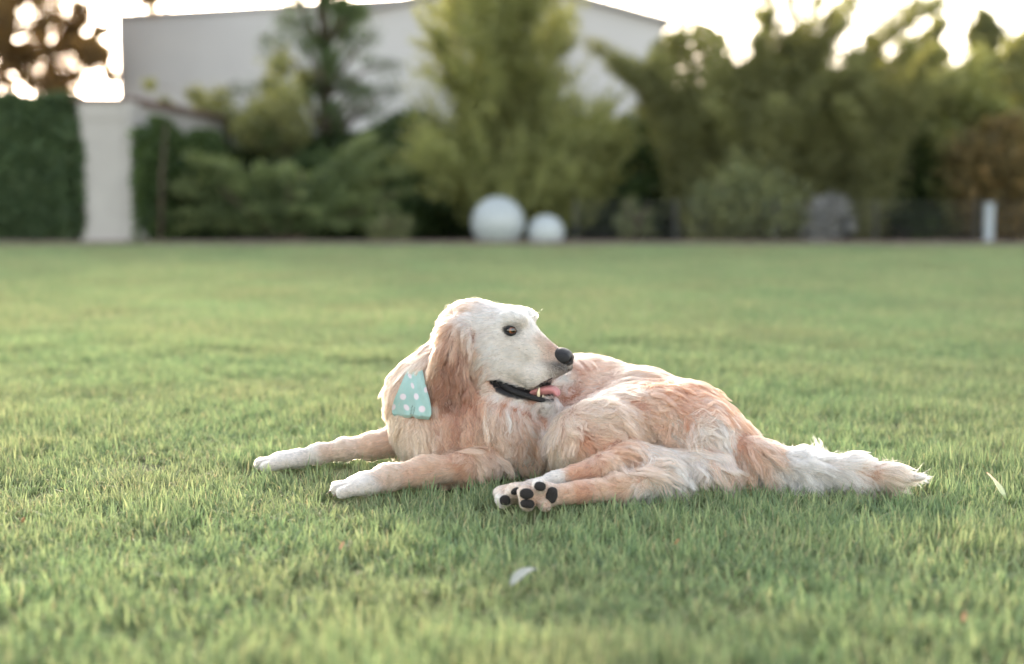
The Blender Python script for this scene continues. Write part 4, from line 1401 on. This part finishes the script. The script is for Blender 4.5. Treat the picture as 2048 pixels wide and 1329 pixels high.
# trees far left against the glow
def sparse_crown(spots, n, Y, cr):
    def fn(b, g):
        C = []; ends = []
        for (px, py, r) in spots:
            c = at(px, py, Y + g.normal(0, .8)); ends.append(c)
            k = int(n * r / sum(s[2] for s in spots))
            C.append(c + g.normal(0, .5, (k, 3)) * r * width_at(Y) * np.array([1, 1.6, 1]))
        return np.concatenate(C), ends
    return fn
g = np.random.default_rng(40)
tree('rear_tree', 25, 31, 'backlit brownish tree at the far left edge behind the ivy hedge', 'tree',
     sparse_crown([(-60 + 165 * g.random(), -25 + 205 * g.random(), 9 + 15 * g.random()) for _ in range(46)] + [(10, 165, 34), (70, 172, 26), (20, 30, 30)], 6500, 31, 1), L_REAR, .16, 41, 5.0, .12, 'backlit trees behind the hedge')
tree('rear_tree', 150, 33, 'loose backlit tree with dangling leaf sprays beside the warehouse corner', 'tree',
     sparse_crown([(140, 55, 26), (155, 85, 28), (180, 105, 26), (205, 110, 18), (130, 90, 18), (118, 165, 30), (180, 128, 14), (160, 20, 16), (220, 150, 14), (110, -20, 40), (200, -35, 40), (300, -5, 26), (160, 120, 10), (215, 60, 6), (80, -15, 18), (82, 62, 20), (102, 112, 26), (62, 100, 20), (150, 150, 16), (198, 62, 12), (112, 40, 14), (170, 40, 10)], 8500, 33, 1), L_REAR, .17, 43, 4.4, .08, 'backlit trees behind the hedge')

# conifer in front of the warehouse
def conifer(Y, px, z0, z1, rmax, n, tiers, sag):
    def fn(b, g):
        C = []; ends = []
        for i in range(tiers):
            z = z0 + (z1 - z0) * (i + g.random() * .6) / tiers
            rr = rmax * (1 - .75 * (z - z0) / (z1 - z0)) * (.55 + .6 * g.random())
            a = g.random() * 6.28
            e = np.array([b[0] + rr * math.cos(a), b[1] + rr * math.sin(a), z + .12 - sag * rr])
            ends.append(e); k = int(n / tiers)
            t = g.random(k) ** .7
            s0 = np.array([b[0], b[1], z])
            q = s0 + (e - s0) * t[:, None]; q[:, 2] -= .10 * np.sin(t * 3.1) + np.abs(g.normal(0, .16, k)) * t
            C.append(q + g.normal(0, .07, (k, 3)))
        return np.concatenate(C), ends
    return fn
tree('conifer', 652, 23.5, 'thin dark conifer with drooping sparse branches in front of the warehouse', 'tree', conifer(23.5, 652, .9, 6.2, 1.9, 26000, 60, .30), L_DARK, .085, 51, 6.0, .13, limbs=60, droop=.5, aspect=.25)
# small leafy saplings left of the conifer
tree('sapling', 560, 22.6, 'slim olive sapling just left of the thin conifer', 'tree', sparse_crown([(560, 130, 26), (545, 180, 30), (575, 200, 34), (530, 230, 34), (590, 250, 30), (500, 260, 30), (560, 290, 40), (610, 160, 20)], 3600, 22.6, 1), L_OLIVE, .10, 53, 3.0, .03)
tree('sapling', 430, 23.0, 'short wispy sapling showing over the brown wall coping', 'tree', sparse_crown([(390, 190, 16), (410, 215, 20), (440, 200, 22), (460, 240, 26), (300, 170, 9), (330, 205, 10), (350, 225, 14)], 1500, 23, 1), L_OLIVE, .09, 55, 2.0, .02)

# big feathery yellow-green tree in the middle
def feather(Y, spots, n, rise):
    def fn(b, g):
        C = []; ends = []
        tot = sum(s[2]**2 for s in spots)
        for (px, py, r) in spots:
            c = at(px, py, Y + g.normal(0, .5)); ends.append(c)
            k = int(n * r * r / tot); w = r * width_at(Y)
            sub = max(4, k // 60)
            sc_ = c + g.normal(0, .45, (sub, 3)) * w
            j = g.integers(0, sub, k)
            d = (sc_ - np.array([b[0], b[1], c[2] - 1.0])); d /= np.linalg.norm(d, axis=1)[:, None]
            C.append(sc_[j] + d[j] * (g.normal(0, .30, k) * w)[:, None] + g.normal(0, .085, (k, 3)) * w)
        return np.concatenate(C), ends
    return fn
tree('feathery_tree', 1030, 20.4, 'big feathery yellow-green tree rising behind the two white globes', 'tree',
     feather(20.4, [(940, 20, 70), (1040, 10, 80), (880, 70, 40), (1000, 90, 90), (1100, 70, 50), (900, 150, 60), (1010, 180, 90), (1090, 170, 60), (930, 250, 80), (1040, 270, 100), (1140, 250, 70), (1190, 300, 70), (1230, 300, 36), (880, 320, 60), (960, 350, 80), (1070, 360, 90), (1170, 370, 60), (1120, 410, 50), (1010, 410, 60), (960, -60, 70), (1060, -70, 60), (1210, 240, 40)], 80000, 1), L_YELLOW, .10, 57, 4.6, .12, limbs=22, up=.5, aspect=.22)

# bamboo clumps on the right
def bamboo(name, px, Y, label, culms, seed, hmin, hmax, spread, group):
    b = base_of(px, Y); g = np.random.default_rng(seed)
    o = empty(name, tuple(b), label, 'bamboo', group)
    C = []
    for i in range(culms):
        a = g.random() * 6.28; r = spread * (.15 + 1.1 * g.random())
        h = hmin * .75 + (hmax - hmin * .75) * g.random() ** .8; t = np.linspace(0, 1, 9)
        out_ = np.array([math.cos(a), math.sin(a) * .7, 0])
        s0 = b + out_ * .25 * g.random()
        pts = s0 + out_ * (r * t ** 2.1)[:, None] + np.array([0, 0, 1]) * (h * (t - .22 * t ** 3.5))[:, None]
        Pile().tube(pts, np.linspace(.016, .004, 9), 5).build('culm', BAMBOO_M, o, True)
        k = 800; u = .18 + .82 * g.random(k) ** .75
        q = np.stack([np.interp(u, t, pts[:, j]) for j in range(3)], 1)
        C.append(q + g.normal(0, 1, (k, 3)) * (.06 + .10 * (1 - u))[:, None])
    foliage('foliage', np.concatenate(C), .15, seed + 1, L_OLIVE, o, 0, .35, .16)
    return o
BAMBOO_M = plain('bamboo_culm', [(.3, (.10, .11, .04)), (.7, (.19, .19, .07))], 5, .5)
for k, (px, Y, lab, cu, h0, h1, sp_) in enumerate(((1385, 21.0, 'tall bamboo clump beside the right end of the warehouse', 22, 2.6, 3.8, 1.3),
        (1500, 20.6, 'bamboo clump behind the grey-green shrub, its tips arching left', 24, 2.8, 4.2, 1.4),
        (1610, 20.8, 'tallest bamboo clump with long tips arching over the sky', 26, 2.9, 4.7, 1.7),
        (1740, 20.6, 'bamboo clump nearest the pointed far conifers', 22, 2.4, 3.6, 1.4))):
    bamboo('bamboo_clump', px, Y, lab, cu, 61 + 3 * k, h0, h1, sp_, 'bamboo clumps along the right of the bed')

# dark hedge row under and behind
bh = empty('back_hedge', (2.5, 23.4, 0), 'long dark hedge across the back of the planting bed', 'hedge')
g = np.random.default_rng(66); n = 30000
xa, xb = at(430, 480, 23.2)[0], at(2250, 480, 23.2)[0]
P = np.stack([xa + (xb - xa) * g.random(n), 23.2 + .6 * g.random(n) ** 2, np.zeros(n)], 1)
P[:, 2] = g.random(n) * (1.55 + .6 * smooth_noise(P[:, 0] * 1.2, P[:, 0] * 0, 1, 6))
foliage('foliage', P, .15, 67, L_DARK, bh, 0, aspect=.55)
th_ = empty('tall_hedge', (at(1740, 480, 22.7)[0], 22.7, 0), 'tall loose olive green hedge filling the right half of the bed behind the bamboo', 'hedge')
n = 46000; xa2, xb2 = at(1300, 480, 22.6)[0], at(2200, 480, 22.6)[0]
P = np.stack([xa2 + (xb2 - xa2) * g.random(n), 22.5 + .8 * g.random(n) ** 1.6, np.zeros(n)], 1)
P[:, 2] = g.random(n) ** .8 * (2.45 + .75 * smooth_noise(P[:, 0] * 2.2, P[:, 0] * 0, 1, 16) + .25 * smooth_noise(P[:, 0] * 9, P[:, 0] * 0, 1, 17))
foliage('foliage', P, .15, 68, L_OLIVE, th_, .3, aspect=.3)
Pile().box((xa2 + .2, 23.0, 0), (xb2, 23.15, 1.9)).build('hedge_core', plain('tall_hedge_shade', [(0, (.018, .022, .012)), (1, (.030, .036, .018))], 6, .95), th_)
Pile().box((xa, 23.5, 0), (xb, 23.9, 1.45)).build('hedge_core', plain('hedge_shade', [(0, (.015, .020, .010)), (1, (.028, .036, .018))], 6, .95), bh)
for k, (a, b, top, Y, lab, mt, n) in enumerate((
        (560, 780, 290, 21.6, 'dark shrub at the foot of the thin conifer', L_DARK, 9000),
        (750, 960, 300, 21.8, 'dark shrub left of the feathery tree', L_DARK, 9000),
        (1200, 1420, 235, 22.2, 'dark shrub under the warehouse gable, right of the feathery tree', L_DARK, 12000),
        (1390, 1600, 250, 22.0, 'dark shrub filling the gap under the left bamboo', L_DARK, 12000),
        (1570, 1790, 240, 22.0, 'dark shrub beneath the tallest bamboo', L_DARK, 12000),
        (1740, 1930, 190, 21.6, 'dark olive shrub left of the russet shrub', L_DARK, 12000))):
    bush('dark_shrub', a, b, top, Y, lab, 'shrub', mt, n, .13, 80 + 4 * k, 'dark shrubs along the back of the bed', .7, 70, .26)
bush('yellow_shrub', 1860, 2040, 85, 20.9, 'tall shrub with yellow-green top near the right edge', 'shrub', L_YELLOW, 9000, .12, 120, None, .7, 50, .26)
bush('russet_shrub', 1905, 2110, 215, 20.0, 'russet and green shrub at the right edge behind the white post', 'shrub', L_BROWN, 11000, .12, 124, None, .7, 60, .26)
# far pointed conifers against the sky
for k, (px, top, Y, rm, lab) in enumerate(((1856, 38, 38, .75, 'slim pointed conifer against the sky, left of the wider one'), (1958, 18, 38, 1.15, 'wider pointed conifer against the sky near the right corner'),
        (1735, 70, 40, .55, 'short pointed conifer tip just right of the bamboo'), (2035, 70, 39, .8, 'pointed conifer cut by the right edge of the view'))):
    z = at(px, top, Y)[2]
    tree('far_conifer', px, Y, lab, 'tree', conifer(Y, px, .8, z, rm * 1.5, 15000, 70, .10), L_OLIVE, .18, 130 + k, z * .97, .10, 'far conifers against the sky', limbs=70, droop=.2, aspect=.3)

# spreading juniper with bright fronds
def juniper():
    b = base_of(570, 19.2)
    o = empty('juniper', tuple(b), 'low spreading bright green juniper between the pillar and the feathery tree', 'shrub')
    g = np.random.default_rng(71); C = []; ton = []
    for i in range(120):
        ex = 330 + 500 * g.random()
        hh = np.interp(ex, [330, 400, 520, 640, 740, 850], [330, 300, 325, 330, 262, 350])
        ey = hh + (470 - hh) * g.random() ** 1.3
        e = at(ex, ey, 18.75 + 1.0 * g.random())
        k = 260; t = g.random(k)
        s0 = b + np.array([g.normal(0, .3), 0, .15])
        q = s0 + (e - s0) * (t ** .6)[:, None]; q[:, 2] += .10 * np.sin(t * 3.1)
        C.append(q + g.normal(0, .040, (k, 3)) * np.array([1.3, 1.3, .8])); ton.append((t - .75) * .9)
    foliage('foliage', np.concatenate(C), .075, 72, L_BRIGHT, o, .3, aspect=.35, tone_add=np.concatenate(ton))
    pl = Pile()
    for i in range(9):
        e = b + np.array([g.normal(0, .8), g.normal(0, .2), .5 + .5 * g.random()])
        pl.tube([b, b * .5 + e * .5, e], [.04, .025, .01], 6)
    pl.build('stems', BARK, o, True)
juniper()
bush('mound_shrub', 725, 838, 425, 18.75, 'small dim rounded shrub left of the large globe', 'shrub', L_SAGE, 2600, .06, 140, None, .35, 30, .25)
bush('mound_shrub', 1225, 1318, 388, 18.9, 'small grey-topped rounded shrub right of the small globe', 'shrub', L_SAGE, 2000, .06, 144, None, .3, 26, .22)
bush('flowering_shrub', 1350, 1620, 345, 18.9, 'grey-green shrub with yellowish tops beside the grey mound', 'shrub', L_SAGE, 9000, .085, 148, None, .45, 46, .36, .1, up=.8)
bush('grey_mound_plant', 1592, 1722, 388, 18.75, 'low grey-violet mounded plant beside the wire fence', 'shrub', L_GREY, 5200, .055, 152, None, .4, 40, .2, .6, up=.8)
# strappy leaf plant in front of the shrub
def strappy(px, label, seed, n, hgt_):
    b = base_of(px, 18.65); g = np.random.default_rng(seed)
    o = empty('strap_leaf_plant', tuple(b), label, 'plant', 'strap leaved plants in the bed')
    for i in range(n):
        a = g.random() * 6.28; r = hgt_ * (.3 + .5 * g.random()); t = np.linspace(0, 1, 7); h = hgt_ * (.7 + .5 * g.random())
        d = np.array([math.cos(a), .6 * math.sin(a), 0]); s = np.array([-d[1], d[0], 0]); s /= np.linalg.norm(s)
        c = b + d * (r * t ** 1.6)[:, None] + np.array([0, 0, 1]) * (h * (t - .35 * t ** 3))[:, None]
        wv_ = .022 * (1 - t ** 2)[:, None] + .001
        V = np.concatenate([c - s * wv_, c + s * wv_, c + np.array([0, 0, -.006])])
        F = [(i_, i_ + 1, 14 + i_ + 1, 14 + i_) for i_ in range(6)] + [(14 + i_, 14 + i_ + 1, 7 + i_ + 1, 7 + i_) for i_ in range(6)]
        mesh_np('leaf', V, F, L_SAGE, o, True, {'tone': ('FLOAT', np.full(len(V), .6 + .4 * g.random()))})
strappy(1440, 'pale strap-leaved plant at the foot of the grey-green shrub', 161, 16, .62)
strappy(1385, 'taller strap-leaved plant left of the grey-green shrub, one leaf rising high', 164, 9, .85)

# ------------------------------------------------------------------ globes, fence, post
m, nt, N_, L_, bs, out = new_mat('globe_acrylic')
n1 = noise(nt, 3, 3, .5)
L_.new(ramp(nt, n1.outputs[0], [(.3, (.31, .345, .365)), (.7, (.34, .375, .395))]).outputs[0], bs.inputs['Base Color'])
bs.inputs['Roughness'].default_value = .35
bs.inputs['Subsurface Weight'].default_value = .25
bs.inputs['Subsurface Radius'].default_value = (.1, .1, .1)
M_GLOBE = m
M_BASE = plain('globe_base', [(.3, (.20, .18, .17)), (.7, (.28, .26, .25))], 6, .6)
def globe(px, py, rpx, Y, label):
    c = at(px, py, Y); r = rpx * width_at(Y)
    o = empty('globe_lamp', (c[0], Y, 0), label, 'globe lamp', 'white globe lamps in the bed')
    t = np.linspace(0, np.pi * .96, 40)
    prof = np.stack([np.maximum(r * np.sin(t), .0005), c[2] + r * np.cos(t)], 1)
    k = 48; an = np.linspace(0, 2*np.pi, k, endpoint=False)
    V = np.stack([c[0] + prof[:, :1] * np.cos(an), Y + prof[:, :1] * np.sin(an), np.repeat(prof[:, 1:], k, 1)], 2).reshape(-1, 3)
    F = [(i*k+j, (i+1)*k+j, (i+1)*k+(j+1) % k, i*k+(j+1) % k) for i in range(39) for j in range(k)]
    mesh_np('globe', V, F, M_GLOBE, o, True)
    zb = c[2] - r * .985
    Pile().tube([(c[0], Y, 0), (c[0], Y, max(.02, zb * .6)), (c[0], Y, max(.03, zb + .02))], [r * .34, r * .34, r * .26], 32).build('base', M_BASE, o, True)
globe(996, 447, 53.5, 18.55, 'larger of the two white globe lamps at the lawn edge')
globe(1092, 467, 37, 18.50, 'smaller of the two white globe lamps, right of the larger')

M_POST = plain('white_post', [(.3, (.24, .275, .31)), (.7, (.30, .335, .37))], 5, .6)
pp = at(1976, 480, 18.45)
po = empty('fence_end_post', (pp[0], 18.45, 0), 'short pale blue-white post at the right end of the wire fence', 'post')
Pile().box((pp[0] - .055, 18.40, 0), (pp[0] + .055, 18.50, .545)).build('shaft', M_POST, po, False, .008)
Pile().box((pp[0] - .064, 18.39, .545), (pp[0] + .064, 18.51, .565)).build('cap', M_POST, po, False, .006)
fe = empty('wire_fence', (at(1560, 480, 18.55)[0], 18.55, 0), 'low dark wire mesh fence running along the right of the bed', 'fence')
x0_, x1_ = at(1150, 480, 18.55)[0], at(2150, 480, 18.55)[0]
for x in np.linspace(x0_, x1_, 6):
    Pile().box((x - .012, 18.538, 0), (x + .012, 18.562, .60)).build('post', M_METAL, fe, False, .003)
pl = Pile()
for x in np.arange(x0_, x1_, .055): pl.box((x - .0022, 18.548, .03), (x + .0022, 18.552, .57))
for z in (.06, .22, .40, .57): pl.box((x0_, 18.5525, z - .003), (x1_, 18.558, z + .003))
tag(pl.build('wire_mesh', M_METAL, fe), kind='stuff')

# ------------------------------------------------------------------ small things on the lawn
def curved_leaf(name, pts, half, thick, mat, label, cat, group=None, cup=.3):
    pts = np.array(pts, float); t = np.gradient(pts, axis=0); t /= np.linalg.norm(t, axis=1)[:, None]
    s = np.cross(t, [0, 0, 1.0]); s /= np.linalg.norm(s, axis=1)[:, None]; u = np.cross(s, t)
    V = []
    for i in range(len(pts)):
        for sd in (1, -1):
            for k in ((-1, -.5, 0, .5, 1) if sd > 0 else (1, .5, 0, -.5, -1)):
                V.append(pts[i] + s[i] * k * half[i] + u[i] * (cup * half[i] * k * k + sd * thick * .5))
    k = 10; F = [(i*k+j, i*k+(j+1) % k, (i+1)*k+(j+1) % k, (i+1)*k+j) for i in range(len(pts)-1) for j in range(k)]
    F += [tuple(range(k))[::-1], tuple((len(pts)-1)*k+j for j in range(k))]
    o = mesh_np(name, V, F, mat, None, True)
    return tag(o, label, cat, group)
m, nt, N_, L_, bs, out = new_mat('drying_leaf')
tc = N_.new('ShaderNodeTexCoord'); sx = N_.new('ShaderNodeSeparateXYZ'); L_.new(tc.outputs['Generated'], sx.inputs[0])
L_.new(ramp(nt, sx.outputs[0], [(.0, (.24, .30, .10)), (.5, (.28, .32, .11)), (.66, (.52, .34, .16)), (1, (.58, .26, .12))]).outputs[0], bs.inputs['Base Color'])
bs.inputs['Roughness'].default_value = .5
p0, p1 = on_ground(1974, 946, .045), on_ground(2012, 1000, .035)
curved_leaf('fallen_leaf', [p0 + (p1 - p0) * t + np.array([0, 0, .006 * math.sin(3 * t)]) for t in np.linspace(0, 1, 8)], [.0012, .002, .002, .003, .005, .0058, .0045, .001], .0008, m, 'long half-dried orange and green leaf lying right of the tail', 'leaf')
M_FEATHER = plain('feather', [(.3, (.26, .27, .23)), (.7, (.34, .34, .30))], 60, .8)
p0, p1 = on_ground(1022, 1172, .028), on_ground(1076, 1140, .040)
curved_leaf('feather', [p0 + (p1 - p0) * t + np.array([0, 0, .008 * math.sin(3 * t)]) for t in np.linspace(0, 1, 9)], [.002, .007, .010, .011, .0105, .009, .007, .004, .001], .001, M_FEATHER, 'small white feather lying on the grass below the dog', 'feather')
M_PETAL = plain('dry_petal', [(.3, (.42, .20, .10)), (.7, (.50, .30, .17))], 60, .6)
for k, (px, py, lab) in enumerate(((1925, 1245, 'orange dry leaf scrap standing in the grass at lower right'), (1350, 1090, 'tiny orange leaf scrap in the grass below the haunch'), (680, 1100, 'tiny orange leaf scrap in the grass below the near fore paw'), (45, 1046, 'tiny red-orange leaf scrap in the grass near the left edge'))):
    q = on_ground(px, py, .034)
    curved_leaf('leaf_scrap', [q + np.array([.0015 * i, .002 * i * (-1) ** k, .003 * i]) for i in range(5)], [.001, .0025, .003, .0025, .001], .0008, M_PETAL, lab, 'leaf', 'orange leaf scraps in the grass')
